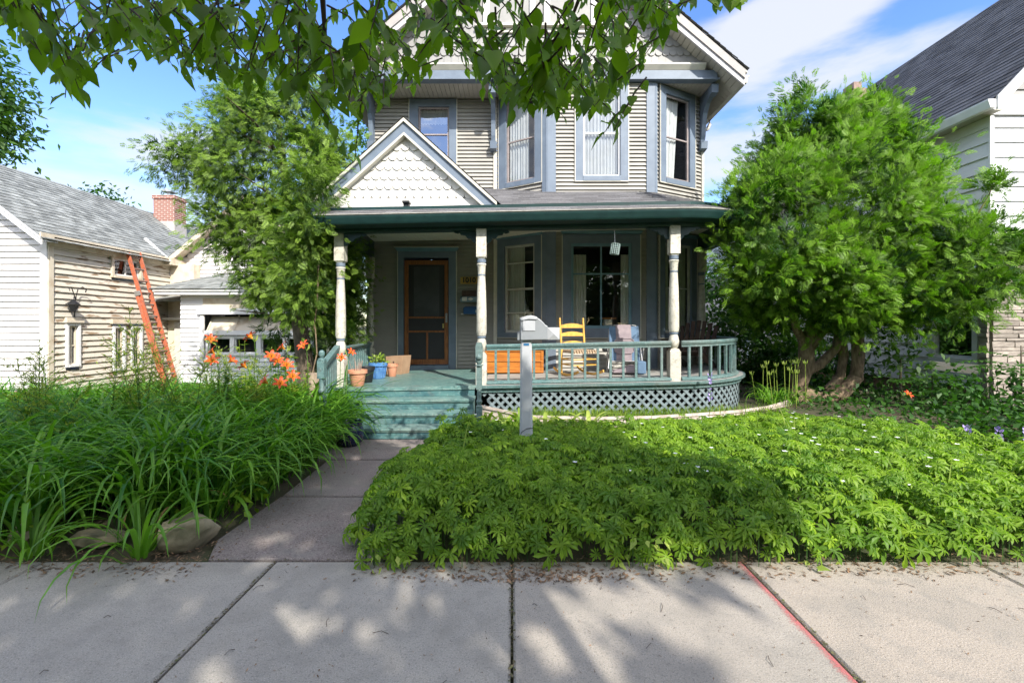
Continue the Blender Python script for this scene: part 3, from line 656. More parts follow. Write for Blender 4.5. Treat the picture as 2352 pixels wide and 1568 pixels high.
# railings
def railing(pts, zf, bal, label=None, top=0.615):
    rp = MB(); P3 = [Vector((x, y, 0)) for x, y in pts]; pth = [(p.x, p.y) for p in P3]
    sweep(rp, pth, [(-0.035, top-0.045), (0.035, top-0.045), (0.045, top-0.02), (0.045, top-0.004), (0.028, top+0.012), (-0.028, top+0.012), (-0.045, top-0.004), (-0.045, top-0.02)], zf)
    sweep(rp, pth, [(-0.02, top-0.085), (0.02, top-0.085), (0.02, top-0.046), (-0.02, top-0.046)], zf)
    sweep(rp, pth, [(-0.03, 0.01), (0.055, 0.01), (0.055, 0.035), (0.03, 0.05), (-0.03, 0.06)], zf)
    R = rp.build('porch_railing', m_teal, H, label=label)
    L = sum((P3[i+1]-P3[i]).length for i in range(len(P3)-1)); n = int(L/bal); off = (L-(n-1)*bal)/2
    for i in range(n):
        q, nn = along(pth, off+i*bal); z = zf(q.x); b = MB()
        b.bar((q.x, q.y, z+0.055), (q.x, q.y, z+top-0.08), 0.036, 0.036, side=nn); b.build('baluster', m_teal, R)
fz = lambda x: FZ+tz(x)
railing([(-0.40, 7.14), (2.49, 7.14)], fz, 0.2, 'straight front railing between the middle and right porch posts')
railing([(2.66, 7.14)]+[(2.56+1.5*math.sin(PI/2*i/12), 8.62-1.5*math.cos(PI/2*i/12)) for i in range(1, 13)]+[(4.06, 9.6)], fz, 0.2, 'railing curving around the right end of the porch')
railing([(-3.0, 9.6), (-2.76, 7.38)], fz, 0.17, 'railing along the left end of the porch')
# stair rail on the left and the slim newel on the right
sr = MB(); sr.bar((-2.76, 7.2, 1.22), (-2.50, 6.0, 1.02), 0.08, 0.05); sr.bar((-2.76, 7.2, 1.165), (-2.50, 6.0, 0.965), 0.04, 0.04); sr.bar((-2.76, 7.1, 0.66), (-2.50, 6.0, 0.35), 0.04, 0.05)
R = sr.build('stair_rail', m_teal, H)
for i in range(7):
    t = (i+.5)/7.3; x = -2.76+.26*t; y = 7.15-1.15*t; b = MB(); b.bar((x, y, .66-.31*t), (x, y, 1.18-.2*t), .034, .034); b.build('baluster', m_teal, R)
nw = MB(); nx, ny = -2.49, 5.96; nw.box(nx-.045, nx+.045, ny-.045, ny+.045, 0, 0.62); nw.box(nx-.045, nx+.045, ny-.045, ny+.045, 0.86, 1.10)
nw.lathe([(.045, .62), (.03, .65), (.045, .70), (.03, .74), (.035, .86)], (nx, ny, 0), 14); nw.lathe([(.05, 1.10), (.05, 1.12), (.02, 1.13), (.035, 1.16), (.04, 1.19), (.03, 1.22), (.005, 1.235)], (nx, ny, 0), 14)
nw.build('newel_post', m_teal, H, smooth=True, label='newel post with a small ball finial at the left of the steps')
nw = MB(); nx, ny = -0.47, 6.52; nw.box(nx-.045, nx+.045, ny-.03, ny+.03, 0, 0.40); nw.lathe([(.045, .40), (.028, .42), (.045, .47), (.028, .51), (.035, .56), (.028, .64)], (nx, ny, 0), 14)
nw.box(nx-.04, nx+.04, ny-.03, ny+.03, 0.64, 0.98); nw.lathe([(.06, .98), (.06, .99), (.03, 1.0), (.05, 1.03), (.05, 1.05)], (nx, ny, 0), 14)
nw.prism([(nx-.05, 1.05), (nx+.05, 1.05), (nx+.052, 1.25), (nx+.035, 1.31), (nx-.035, 1.31), (nx-.052, 1.25)], ny-.025, ny+.025, 'y'); nw.lathe([(.006, 1.06), (.035, 1.08), (.04, 1.11), (.02, 1.14), (.004, 1.15)], (nx, ny-.035, 0), 14)
nw.build('newel_post', m_teal, H, smooth=True, label='slim paddle topped newel at the right of the steps')
# ============================================================ things on the porch
sgn_ = thing('house_number_sign', 'ochre number plaque reading 1010 on the wall right of the front door', 'sign', (-0.92, DW-.03, 2.53))
k = MB(); k.box(-1.115, -0.70, DW-.045, DW-.018, 2.455, 2.605); k.build('plate', mat('plaque_ochre', (0.48, 0.31, 0.07), (0.4, 0.25, 0.05), 12, .6), sgn_, bevel=0.004)
cu = bpy.data.curves.new('digits', 'FONT'); cu.body = '1010'; cu.size = 0.15; cu.extrude = 0.006; cu.offset = 0.0055; cu.align_x = 'CENTER'; cu.align_y = 'CENTER'; cu.space_character = 1.0
to = bpy.data.objects.new('digits_tmp', cu); C.objects.link(to); bpy.context.view_layer.update()
me = bpy.data.meshes.new_from_object(to); bpy.data.objects.remove(to)
ob = bpy.data.objects.new('digits', me); C.objects.link(ob); me.materials.clear(); me.materials.append(m_black); ob.parent = sgn_; ob.rotation_euler = (PI/2, 0, 0); ob.location = (-0.01, -0.022, 0.0)
wb = thing('wall_mailbox', 'blue grey tube shaped wall mailbox with dark brown lid under the number plaque', 'mailbox', (-0.93, DW-.03, 2.2))
k = MB(); k.box(-1.07, -0.62, DW-.14, DW-.02, 2.18, 2.30); k.build('lid', m_browng, wb)
k = MB(); k.tube([(-1.10, DW-.12, 2.12), (-0.60, DW-.12, 2.12)], 0.065, 14); k.build('tube', mat('mailbox_steelblue', (0.18, 0.26, 0.32), None, 7, 0.35), wb, smooth=True)
k = MB(); k.box(-1.06, -0.96, DW-.19, DW-.182, 2.08, 2.16); k.prism([(-0.94, 2.12), (-0.88, 2.155), (-0.82, 2.12), (-0.88, 2.085)], DW-.19, DW-.185, 'y'); k.build('mark', m_offw, wb)
wb = thing('wall_mailbox', 'small deep blue wall box below the tube mailbox', 'mailbox', (-0.93, DW-.03, 1.9))
k = MB(); k.box(-1.04, -0.66, DW-.15, DW-.02, 1.80, 1.93); k.prism([(-1.05, 1.93), (-0.65, 1.93), (-0.70, 1.96), (-1.0, 1.96)], DW-.14, DW-.02, 'y'); k.build('case', mat('box_blue', (0.02, 0.09, 0.24), None, 6, .35), wb, bevel=.006)
k = MB(); k.box(-0.78, -0.66, DW-.157, DW-.151, 1.83, 1.89); k.box(-1.10, -1.03, DW-.06, DW-.02, 1.79, 1.82); k.build('label_plate', m_offw, wb)
# chest
def Zf(x): return FZ+tz(x)
ch = thing('wooden_chest', 'orange stained wooden chest behind the front railing', 'chest', (0.02, 8.9, Zf(0)))
z = Zf(0); k = MB(); k.box(-0.53, 0.60, 8.65, 9.10, z+.02, z+.46); k.box(-0.50, 0.57, 8.63, 8.65, z+.235, z+.245)
for y0 in (8.634,):
    k.box(-0.53, 0.60, y0, 8.65, z+.02, z+.06); k.box(-0.53, 0.60, y0, 8.65, z+.42, z+.46); k.box(-0.53, -0.48, y0, 8.65, z+.06, z+.42); k.box(0.55, 0.60, y0, 8.65, z+.06, z+.42)
k.build('body', m_chest, ch, bevel=.005)
k = MB(); k.box(-0.56, 0.63, 8.60, 9.12, z+.465, z+.50); k.box(-0.54, 0.61, 8.62, 9.11, z+.50, z+.535); k.build('lid', m_chest, ch, bevel=.008)
for sx in (-.4, .45):
    k = MB(); k.box(sx-.03, sx+.03, 9.12, 9.135, z+.43, z+.52); k.build('hinge', m_black, ch)
# rocking chair
rc = thing('rocking_chair', 'yellow ladder back rocking chair with woven seat', 'rocking chair', (1.15, 8.35, Zf(1.1)))
zc = Zf(1.1); Mr = Matrix.Translation((1.12, 8.36, zc)) @ Matrix.Rotation(math.radians(22), 4, 'Z')     # local: back plane y=0, front -y... seat towards +x-y
for s in (-1, 1):
    k = MB(); k.M = Mr; k.tube([(s*.24, .0, .04), (s*.24, -.01, .45), (s*.245, .05, .98)], [.019, .021, .018], 10); k.lathe([(.018, 0), (.012, .01), (.02, .03), (.012, .06), (.003, .07)], (s*.245, .05, .97), 10)
    k.build('back_post', m_yellow, rc, smooth=True)
    k = MB(); k.M = Mr; k.tube([(s*.26, -.42, .05), (s*.26, -.42, .44)], .018, 10); k.build('leg', m_yellow, rc, smooth=True)
    k = MB(); k.M = Mr; pts = [(s*.25, .28-.9*i/10, .02+.09*((i-5)/5.0)**2) for i in range(11)]
    for i in range(10): k.bar(pts[i], pts[i+1], .022, .04)
    k.build('rocker', m_yellow, rc)
for i, zz in enumerate((.56, .73, .88)):
    k = MB(); k.M = Mr; yy = .0+.05*(zz-.45)/.5
    poly = [(-.23, zz-.03), (.23, zz-.03), (.23, zz+.02)]+[(.23-.46*j/8, zz+.02+.035*math.sin(PI*j/8)) for j in range(1, 8)]+[(-.23, zz+.02)]
    k.prism(poly, yy-.008, yy+.008, 'y'); k.build('back_slat', m_yellow, rc)
k = MB(); k.M = Mr; k.box(-.235, .235, -.42, 0, .405, .435)
for i in range(9):
    x = -.21+.0525*i; k.tube([(x, -.44, .40), (x, -.44, .45), (x, 0.015, .45), (x, 0.02, .40)], .016, 6)
k.build('seat', mat('woven_seat', (0.34, 0.22, 0.13), (0.62, 0.5, 0.36), 60, .9), rc)
k = MB(); k.M = Mr
for zz, a in ((.2, 0), (.3, 0)): k.tube([(-.24, 0, zz), (.24, 0, zz)], .011, 6); k.tube([(-.26, -.42, zz), (.26, -.42, zz)], .011, 6); k.tube([(-.25, 0, zz), (-.26, -.42, zz)], .011, 6); k.tube([(.25, 0, zz), (.26, -.42, zz)], .011, 6)
k.build('stretcher', m_yellow, rc)
# folding camp chair
cc = thing('camping_chair', 'folded blue and pinkish grey padded camping chair', 'camping chair', (2.1, 8.3, Zf(2.1)))
zc = Zf(2.1); Mc = Matrix.Translation((2.07, 8.35, zc)) @ Matrix.Rotation(math.radians(-6), 4, 'Z')
m_cblue = mat('canvas_blue', (0.12, 0.20, 0.30), (0.09, 0.15, 0.24), 8, .8); m_cpink = mat('canvas_mauve', (0.30, 0.245, 0.26), (0.22, 0.18, 0.20), 8, .8)
k = MB(); k.M = Mc; n = 8
def cush(k, xs, z0, z1, y0, y1, th=.03):
    for i in range(n):
        a, b = i/n, (i+1)/n
        k.add([(xs[0], y0+(y1-y0)*a-th*math.sin(PI*a), z0+(z1-z0)*a), (xs[1], y0+(y1-y0)*a-th*math.sin(PI*a), z0+(z1-z0)*a), (xs[1], y0+(y1-y0)*b-th*math.sin(PI*b), z0+(z1-z0)*b), (xs[0], y0+(y1-y0)*b-th*math.sin(PI*b), z0+(z1-z0)*b),
               (xs[0], y0+(y1-y0)*a+.02, z0+(z1-z0)*a), (xs[1], y0+(y1-y0)*a+.02, z0+(z1-z0)*a), (xs[1], y0+(y1-y0)*b+.02, z0+(z1-z0)*b), (xs[0], y0+(y1-y0)*b+.02, z0+(z1-z0)*b)], [(0,1,2,3),(7,6,5,4),(0,4,5,1),(1,5,6,2),(2,6,7,3),(3,7,4,0)])
cush(k, (-.27, -.15), .22, .86, .0, .16); cush(k, (.13, .27), .22, .86, .0, .16); k.mi = 1; cush(k, (-.15, .13), .20, .89, .0, .16, .035); k.build('backrest', [m_cblue, m_cpink], cc, smooth=True)
k = MB(); k.M = Mc; ring = []
for i in range(21):
    a = 2*PI*i/20; ring.append((-.01+.17*max(-1, min(1, 1.25*math.cos(a))), .0, .50+.14*max(-1, min(1, 1.2*math.sin(a)))))
k.tube(ring, .008, 6); k.add([(x, .005, z) for x, y, z in ring[:-1]], [tuple(range(20))]); k.build('pocket', m_cpink, cc)
k = MB(); k.M = Mc; k.prism([(-.26, .03), (.30, .03), (.33, .12), (.1, .17), (-.1, .10), (-.22, .07)], -.28, -.05, 'y'); k.mi = 1; k.box(.18, .33, -.3, .02, .02, .24); k.build('seat', [m_cpink, m_cblue], cc, bevel=.02)
k = MB(); k.M = Mc
for s in (-1, 1):
    k.tube([(s*.30, .2, .0), (s*.29, .12, .45), (s*.27, .17, .8), (s*.22, .19, .87), (s*.15, .19, .88)], .011, 8)
    k.tube([(s*.27, -.03, .48), (s*.31, -.12, .1), (s*.2, -.2, .02)], .011, 8); k.tube([(s*.30, .25, .02), (s*.32, -.1, .42), (s*.34, -.05, .52)], .010, 8)
k.tube([(-.28, -.02, .22), (.28, -.02, .22)], .011, 8); k.build('frame', m_alum, cc, smooth=True)
k = MB(); k.M = Mc; k.box(-.40, -.32, -.12, .15, .40, .47); k.box(.32, .40, -.12, .15, .50, .53); k.build('armrest', m_black, cc, bevel=.02)
# adirondack chair
ad = thing('adirondack_chair', 'dark weathered slatted garden chair at the curved end of the porch', 'garden chair', (3.55, 8.75, Zf(3.5)))
zc = Zf(3.5); Ma = Matrix.Translation((3.50, 8.85, zc)) @ Matrix.Rotation(math.radians(-42), 4, 'Z')
for i in range(7):
    x = -.27+.09*i; hh = .95-.012*(i-3)**2; k = MB(); k.M = Ma
    k.add([(x-.035, .12, .25), (x+.035, .12, .25), (x*1.25+.038, .38, hh), (x*1.25-.038, .38, hh), (x-.035, .14, .25), (x+.035, .14, .25), (x*1.25+.038, .40, hh), (x*1.25-.038, .40, hh)], [(0,1,2,3),(7,6,5,4),(0,4,5,1),(1,5,6,2),(2,6,7,3),(3,7,4,0)])
    k.build('back_slat', m_browng, ad)
k = MB(); k.M = Ma
for i in range(6): y = -.42+.095*i; k.box(-.28, .28, y, y+.08, .36-.022*i, .38-.022*i)
k.build('seat', m_browng, ad)
for s in (-1, 1):
    k = MB(); k.M = Ma; k.box(s*.36-.06, s*.36+.06, -.45, .30, .55, .575); k.build('armrest', m_browng, ad)
    k = MB(); k.M = Ma; k.box(s*.31-.015, s*.31+.015, -.44, -.34, 0, .55); k.build('leg', m_browng, ad)
    k = MB(); k.M = Ma; k.bar((s*.28, -.42, .33), (s*.28, .45, .03), .03, .12); k.build('leg', m_browng, ad)
k = MB(); k.M = Ma; k.box(-.36, .36, .27, .31, .50, .56); k.build('back_rail', m_browng, ad)
# hanging cage feeder
hf = thing('bird_feeder', 'small wire cage bird feeder hanging from the porch beam', 'bird feeder', (1.63, 7.25, 2.7))
k = MB(); k.tube([(1.63, 7.25, 3.1), (1.64, 7.25, 2.86)], .004, 5); k.build('hook', m_alum, hf)
k = MB(); k.M = Matrix.Translation((1.64, 7.25, 2.77)) @ Matrix.Rotation(.14, 4, 'Y')
for i in range(14):
    a = 2*PI*i/14; k.tube([(.07*math.cos(a), .07*math.sin(a), -.085), (.07*math.cos(a), .07*math.sin(a), .085)], .004, 4)
for z in (-.08, -.05, -.02, .01, .04, .08): k.tube([(.07*math.cos(2*PI*i/14), .07*math.sin(2*PI*i/14), z) for i in range(15)], .004, 4)
k.build('cage', mat('wire_pale_teal', (0.4, 0.52, 0.5), None, 6, .4), hf)
k = MB(); k.M = Matrix.Translation((1.64, 7.25, 2.74)); k.lathe([(.045, -.05), (.05, .0), (.045, .06)], (0, 0, 0), 10); k.build('suet_cake', m_black, hf)
# small stand inside the window
it = thing('side_stand', 'small stand with an orange top just inside the wide porch window', 'stand', (1.97, 9.42, 1.5))
k = MB(); k.box(1.83, 2.14, 9.33, 9.5, 1.685, 1.72); k.build('top', m_chest, it)
k = MB(); k.box(1.90, 2.06, 9.36, 9.48, 1.40, 1.685); k.build('column', m_offw, it)
# planters
def pot(name, label, x, y, z, r, h, m, rim=1.12, plant=None):
    t = thing(name, label, 'plant pot', (x, y, z), 'plant pots at the left of the porch')
    k = MB(); k.lathe([(r*.66, 0), (r*.72, .01), (r*.95, h*.76), (r*.96, h*.78), (r*rim, h*.79), (r*rim, h), (r*.98, h), (r*.92, h*.85), (r*.02, h*.84)], (x, y, z), 24); k.build('pot', m, t, smooth=True)
    k = MB(); k.lathe([(r*.92, h*.87), (r*.5, h*.9), (r*.01, h*.9)], (x, y, z), 20); k.build('soil', mat('potting_soil', (0.03, 0.022, 0.015), None, 20, .95), t)
    return t
zz = Zf(-2.5)
t1 = pot('terracotta_pot', 'large terracotta pot with dry stems at the top of the steps', -2.47, 7.28, zz, .135, .26, m_terra)
k = MB()
for i in range(16):
    a = random.random()*6.3; r_ = .08*random.random(); k.tube([(-2.47+r_*math.cos(a), 7.28+r_*math.sin(a), zz+.22), (-2.47+r_*1.6*math.cos(a), 7.28+r_*1.6*math.sin(a), zz+.32+.14*random.random())], .003, 4)
k.build('dry_stems', mat('dry_stem', (0.42, 0.30, 0.24), None, 9, .9), t1)
t2 = pot('black_pot', 'black nursery pot between the terracotta and blue pots', -2.47, 7.75, zz, .125, .27, m_black, 1.05)
t3 = pot('blue_pot', 'bright blue ribbed pot with a leafy plant', -2.44, 8.3, zz, .155, .30, m_bpot)
k = MB()
for i in range(16):
    a = 2*PI*i/16; k.tube([(-2.44+.112*math.cos(a), 8.3+.112*math.sin(a), zz+.02), (-2.44+.152*math.cos(a), 8.3+.152*math.sin(a), zz+.23)], .008, 5)
k.build('ribs', m_bpot, t3, smooth=True)
rr_ = np.random.default_rng(4); LV = np.array([[0, 0, 0], [.4, .3, .05], [1, 0, -.1], [.4, -.3, .05]], float); nn_ = 130; dd_ = rr_.normal(size=(nn_, 3)); dd_[:, 2] = np.abs(dd_[:, 2])*.8
pp_ = np.array([-2.44, 8.3, zz+.28])+dd_/np.linalg.norm(dd_, axis=1, keepdims=True)*np.array([.17, .14, .16])*rr_.random((nn_, 1))**.5
V, Fc = inst(LV, np.array([[0, 1, 2, 3]]), rots(dd_, rr_.normal(size=(nn_, 3))*.4+np.array([0, -.3, 1]), .065*(.6+.7*rr_.random(nn_))), pp_); npmesh('plant', V, Fc, l_yel, t3, rr_.random(nn_)*.5)
t4 = pot('terracotta_pot', 'small terracotta pot between the blue pot and the box', -2.27, 8.62, zz, .10, .24, m_terra)
bx = thing('cardboard_box', 'tan box of boards standing beside the small pot', 'box', (-2.33, 9.0, zz))
k = MB(); k.M = Matrix.Translation((-2.28, 9.15, zz)) @ Matrix.Rotation(-.35, 4, 'Z')
k.prism([(-.18, 0), (.15, 0), (.20, .37), (-.20, .35)], -.15, .15, 'y'); k.build('carton', mat('tan_board', (0.42, 0.27, 0.17), (0.33, 0.2, 0.12), 5, .85), bx, bevel=.004)
k = MB(); k.M = Matrix.Translation((-2.28, 9.15, zz)) @ Matrix.Rotation(-.35, 4, 'Z'); k.box(-.03, .0, -.156, -.151, .12, .26); k.box(.05, .1, -.156, -.151, .2, .22); k.build('print', m_browng, bx)
t5 = thing('glazed_pot', 'dark blue glazed pot on the path under the daylily leaves left of the steps', 'plant pot', (-2.08, 5.9, 0))
k = MB(); k.lathe([(.10, 0), (.16, .06), (.18, .17), (.15, .27), (.17, .30), (.155, .31), (.14, .26), (.01, .25)], (-2.10, 5.9, 0), 24); k.build('pot', mat('navy_glaze', (0.012, 0.016, 0.05), (0.09, 0.10, 0.15), 40, .2, spec=.6, thr=(.55, .7)), t5, smooth=True)
# ============================================================ mailbox on post
mbx = thing('kerbside_mailbox', 'grey plastic mailbox with newspaper holder on a pale square post', 'mailbox', (0.15, 5.0, 0))
k = MB(); q0, q1 = 0.074, 0.060
vs = []
for (hw, z) in ((q0, 0.0), (q1, 1.40)):
    c_ = hw*.72
    vs += [(0.155+x, 5.0+y, z) for x, y in ((-hw, -c_), (-c_, -hw), (c_, -hw), (hw, -c_), (hw, c_), (c_, hw), (-c_, hw), (-hw, c_))]
k.add(vs, [(0,7,6,5,4,3,2,1), (8,9,10,11,12,13,14,15)]+[(i, (i+1)%8, 8+(i+1)%8, 8+i) for i in range(8)])
k.build('post', m_plastl, mbx)
k = MB(); k.box(0.125, 0.185, 4.936, 4.941, 1.335, 1.36); k.build('sticker', mat('sticker_blue', (0.03, 0.15, 0.32), None, 9, .4), mbx)
def mx_(px, py): return ((1240+px*200/1742)*0.9408-1176)*4.9/F, 1.55-((750+py*180/1568)*0.9408-748)*4.9/F
k = MB(); poly = [mx_(*q) for q in ((270, 700), (850, 690), (850, 400), (800, 375), (760, 325), (690, 260), (600, 205), (490, 178), (400, 190), (270, 230))]
k.prism(poly[::-1], 4.9, 5.32, 'y'); k.build('box', m_plast, mbx, bevel=.008)
k = MB(); poly = [mx_(*q) for q in ((262, 245), (262, 225), (400, 182), (490, 170), (605, 198), (640, 235), (600, 262), (440, 250), (280, 285))]
k.prism(poly[::-1], 4.885, 5.33, 'y'); k.build('hood', m_plastl, mbx, bevel=.004)
k = MB(); a, b = mx_(318, 500), mx_(578, 290); k.box(a[0], b[0], 4.892, 4.9, a[1], b[1]); k.build('door', m_plastl, mbx, bevel=.003)
k = MB(); a, b = mx_(205, 700), mx_(270, 520); k.box(a[0], b[0]+.01, 4.93, 5.35, a[1], b[1]); k.build('bracket', m_plast, mbx, bevel=.004)
k = MB(); a, b = mx_(850, 690), mx_(1105, 430); xm_, zm_ = (a[0]+b[0])/2, (a[1]+b[1])/2
k.box(a[0]+.002, b[0], 4.93, 5.3, a[1], b[1]); k.add([(a[0]+.002, 4.929, a[1]), (b[0], 4.929, a[1]), (b[0], 4.929, b[1]), (a[0]+.002, 4.929, b[1]), (xm_, 4.905, zm_)], [(0,1,4), (1,2,4), (2,3,4), (3,0,4)])
k.build('newspaper_holder', m_plastl, mbx)
k = MB(); k.tube([(0.08, 4.93, .28), (0.10, 4.91, .40), (0.16, 4.92, .44), (0.225, 4.93, .445)], .004, 5); k.tube([(0.08, 4.92, .27), (0.12, 4.90, .36), (0.17, 4.90, .30)], .004, 5); k.build('wire', m_black, mbx)
# ============================================================ ground and paving
def sstep(a, b, x): x = np.clip((x-a)/(b-a), 0, 1); return x*x*(3-2*x)
def gz(x, y):
    x = np.asarray(x, dtype=float); y = np.asarray(y, dtype=float)
    bed = 0.10*sstep(-2.15, -2.7, x)*sstep(3.05, 3.7, y)*sstep(7.5, 6.3, y)
    low = -0.33*sstep(-5.0, -7.5, x)*sstep(6.5, 8.5, y)
    bedR = 0.09*sstep(-1.1, -0.5, x)*sstep(3.0, 3.6, y)+0.12*sstep(6.3, 6.9, y)*sstep(-0.5, 0.2, x)
    return -0.035+bed+low+bedR+0.012*np.sin(x*3.3+1)*np.sin(y*2.7)
xs = np.concatenate([np.linspace(-400, -16, 12), np.linspace(-15, 15, 181), np.linspace(16, 400, 12)])
ys = np.concatenate([np.linspace(-300, -10, 10), np.linspace(-9, 16, 151), np.linspace(17, 900, 14)])
XX, YY = np.meshgrid(xs, ys); ZZ = gz(XX, YY)
nx_, ny_ = len(xs), len(ys)
idx = np.arange(nx_*ny_).reshape(ny_, nx_)
Fq = np.stack([idx[:-1, :-1], idx[:-1, 1:], idx[1:, 1:], idx[1:, :-1]], -1).reshape(-1, 4)
g = npmesh('ground', np.stack([XX, YY, ZZ], -1).reshape(-1, 3), Fq, mat('soil', (0.085, 0.065, 0.042), (0.05, 0.06, 0.025), 3, 0.95, 0.8, 30), smooth=True); struct(g)
m_conc = mat('concrete', (0.345, 0.318, 0.275), (0.28, 0.257, 0.222), 1.6, 0.85, 0.35, 120, tone=0.5, tcol=(0.34, 0.29, 0.235), thr=(.3, .7))
def speckle(m, sc, amt, c=(0.12, 0.11, 0.10), c2=(0.6, 0.58, 0.55)):
    n = m.node_tree.nodes; l = m.node_tree.links; b = n['Principled BSDF']; src = b.inputs['Base Color'].links[0].from_socket
    tcn = n.new('ShaderNodeTexCoord'); cur = src
    for (s, th, cc, am) in ((sc, 0.60, c, amt), (sc*1.7, 0.61, c2, amt*.7), (sc*0.07, 0.58, (0.2, 0.19, 0.17), amt*.5), (sc*.02, .56, (.2, .185, .16), amt*.55), (sc*.35, .66, (.10, .09, .08), amt*.6)):
        nz = n.new('ShaderNodeTexNoise'); nz.inputs['Scale'].default_value = s; nz.inputs['Detail'].default_value = 3; l.new(tcn.outputs['Object'], nz.inputs['Vector'])
        r = n.new('ShaderNodeMapRange'); r.inputs[1].default_value = th-.06; r.inputs[2].default_value = th+.04; r.inputs[3].default_value = 0; r.inputs[4].default_value = am; l.new(nz.outputs['Fac'], r.inputs[0])
        x = n.new('ShaderNodeMix'); x.data_type = 'RGBA'; l.new(r.outputs[0], x.inputs['Factor']); l.new(cur, x.inputs['A']); x.inputs['B'].default_value = (*cc, 1); cur = x.outputs['Result']
    l.new(cur, b.inputs['Base Color'])
speckle(m_conc, 110, 0.5)
k = MB(); xj = [-15.2, -13.68, -12.16, -10.6, -9.1, -7.6, -6.1, -4.6, -3.08, -1.56, 0.0, 1.52, 3.05, 4.57, 6.1, 7.6, 9.1, 10.6, 12.1, 13.7, 15.2]
tones = {8: 0.0, 9: 0.05, 10: 0.45, 11: 1.0, 12: 0.85}
def slab(k, pts, z0, z1, e=0.012):
    n = len(pts); c = Vector((sum(p[0] for p in pts)/n, sum(p[1] for p in pts)/n, 0))
    def ins(p, q): v = Vector((p[0], p[1], 0)); d = (c-v).normalized(); return v+d*q*1.4
    a = [tuple(Vector((p[0], p[1], z0))) for p in pts]; b = [(p[0], p[1], z1-e) for p in pts]; t = [(*ins(p, e).to_2d(), z1) for p in pts]
    fs = [tuple(range(2*n, 3*n))]
    for i in range(n): j = (i+1) % n; fs += [(i, j, n+j, n+i), (n+i, n+j, 2*n+j, 2*n+i)]
    k.add(a+b+t, fs)
for i in range(len(xj)-1):
    k.tone = tones.get(i, 0.2)
    x0, x1 = xj[i]+.007, xj[i+1]-.007
    slab(k, [(x0, 1.45), (x1, 1.45), (x1, 3.0), (x0, 3.0)], -0.12, 0.0)
struct(k.build('sidewalk', m_conc))
k = MB(); k.box(-60, 60, 1.2, 1.38, -.2, -.03); k.box(-60, 60, -9, -0.9, -.30, -.14); struct(k.build('road', mat('asphalt', (0.06, 0.06, 0.06), None, 20, .9)))
k = MB()
slab(k, [(-2.02, 3.03), (-0.85, 3.02), (-0.85, 4.12), (-2.10, 4.12), (-2.14, 3.30)], -.1, .004, .01)
k.tone = .8; slab(k, [(-2.10, 4.17), (-0.86, 4.17), (-0.86, 5.26), (-2.13, 5.26)], -.1, .0, .01)
k.tone = .3; slab(k, [(-2.35, 5.31), (-0.86, 5.31), (-0.86, 6.21), (-2.35, 6.21)], -.1, .003, .01)
m_path = mat('red_granite_slab', (0.225, 0.19, 0.172), (0.17, 0.143, 0.13), 2.2, .85, .5, 90, tone=.12); speckle(m_path, 75, .75, (0.07, 0.05, 0.05), (0.42, 0.36, 0.34))
struct(k.build('garden_path', m_path))
k = MB(); k.add([(4.9, 7.3, .02), (9.0, 3.2, .02), (8.2, 2.9, .02), (4.5, 6.6, .02)], [(0, 3, 2, 1)]); struct(k.build('side_path', m_conc))
# pink spray line along the joint
mp_ = mat('spray_pink', (0.60, 0.15, 0.15), (0.48, 0.14, 0.13), 20, .7)
n = mp_.node_tree.nodes; l = mp_.node_tree.links
tcn = n.new('ShaderNodeTexCoord'); nz = n.new('ShaderNodeTexNoise'); nz.inputs['Scale'].default_value = 90; nz.inputs['Detail'].default_value = 4; l.new(tcn.outputs['Object'], nz.inputs['Vector'])
nz2 = n.new('ShaderNodeTexNoise'); nz2.inputs['Scale'].default_value = 4; l.new(tcn.outputs['Object'], nz2.inputs['Vector'])
sx = n.new('ShaderNodeSeparateXYZ'); l.new(tcn.outputs['Object'], sx.inputs[0])
r = n.new('ShaderNodeMapRange'); l.new(sx.outputs[0], r.inputs[0]); r.inputs[1].default_value = 1.43; r.inputs[2].default_value = 1.51; r.inputs[3].default_value = -.45; r.inputs[4].default_value = .58
ad_ = n.new('ShaderNodeMath'); ad_.operation = 'ADD'; l.new(nz.outputs['Fac'], ad_.inputs[0]); l.new(r.outputs[0], ad_.inputs[1])
ad2 = n.new('ShaderNodeMath'); ad2.operation = 'ADD'; l.new(ad_.outputs[0], ad2.inputs[0]); l.new(nz2.outputs['Fac'], ad2.inputs[1])
r2 = n.new('ShaderNodeMapRange'); l.new(ad2.outputs[0], r2.inputs[0]); r2.inputs[1].default_value = 0.95; r2.inputs[2].default_value = 1.5; r2.inputs[4].default_value = .75; l.new(r2.outputs[0], n['Principled BSDF'].inputs['Alpha'])
k = MB(); k.quad((1.38, 1.46, .002), (1.502, 1.46, .002), (1.502, 2.99, .002), (1.38, 2.99, .002)); struct(k.build('pink_paint_line', mp_))
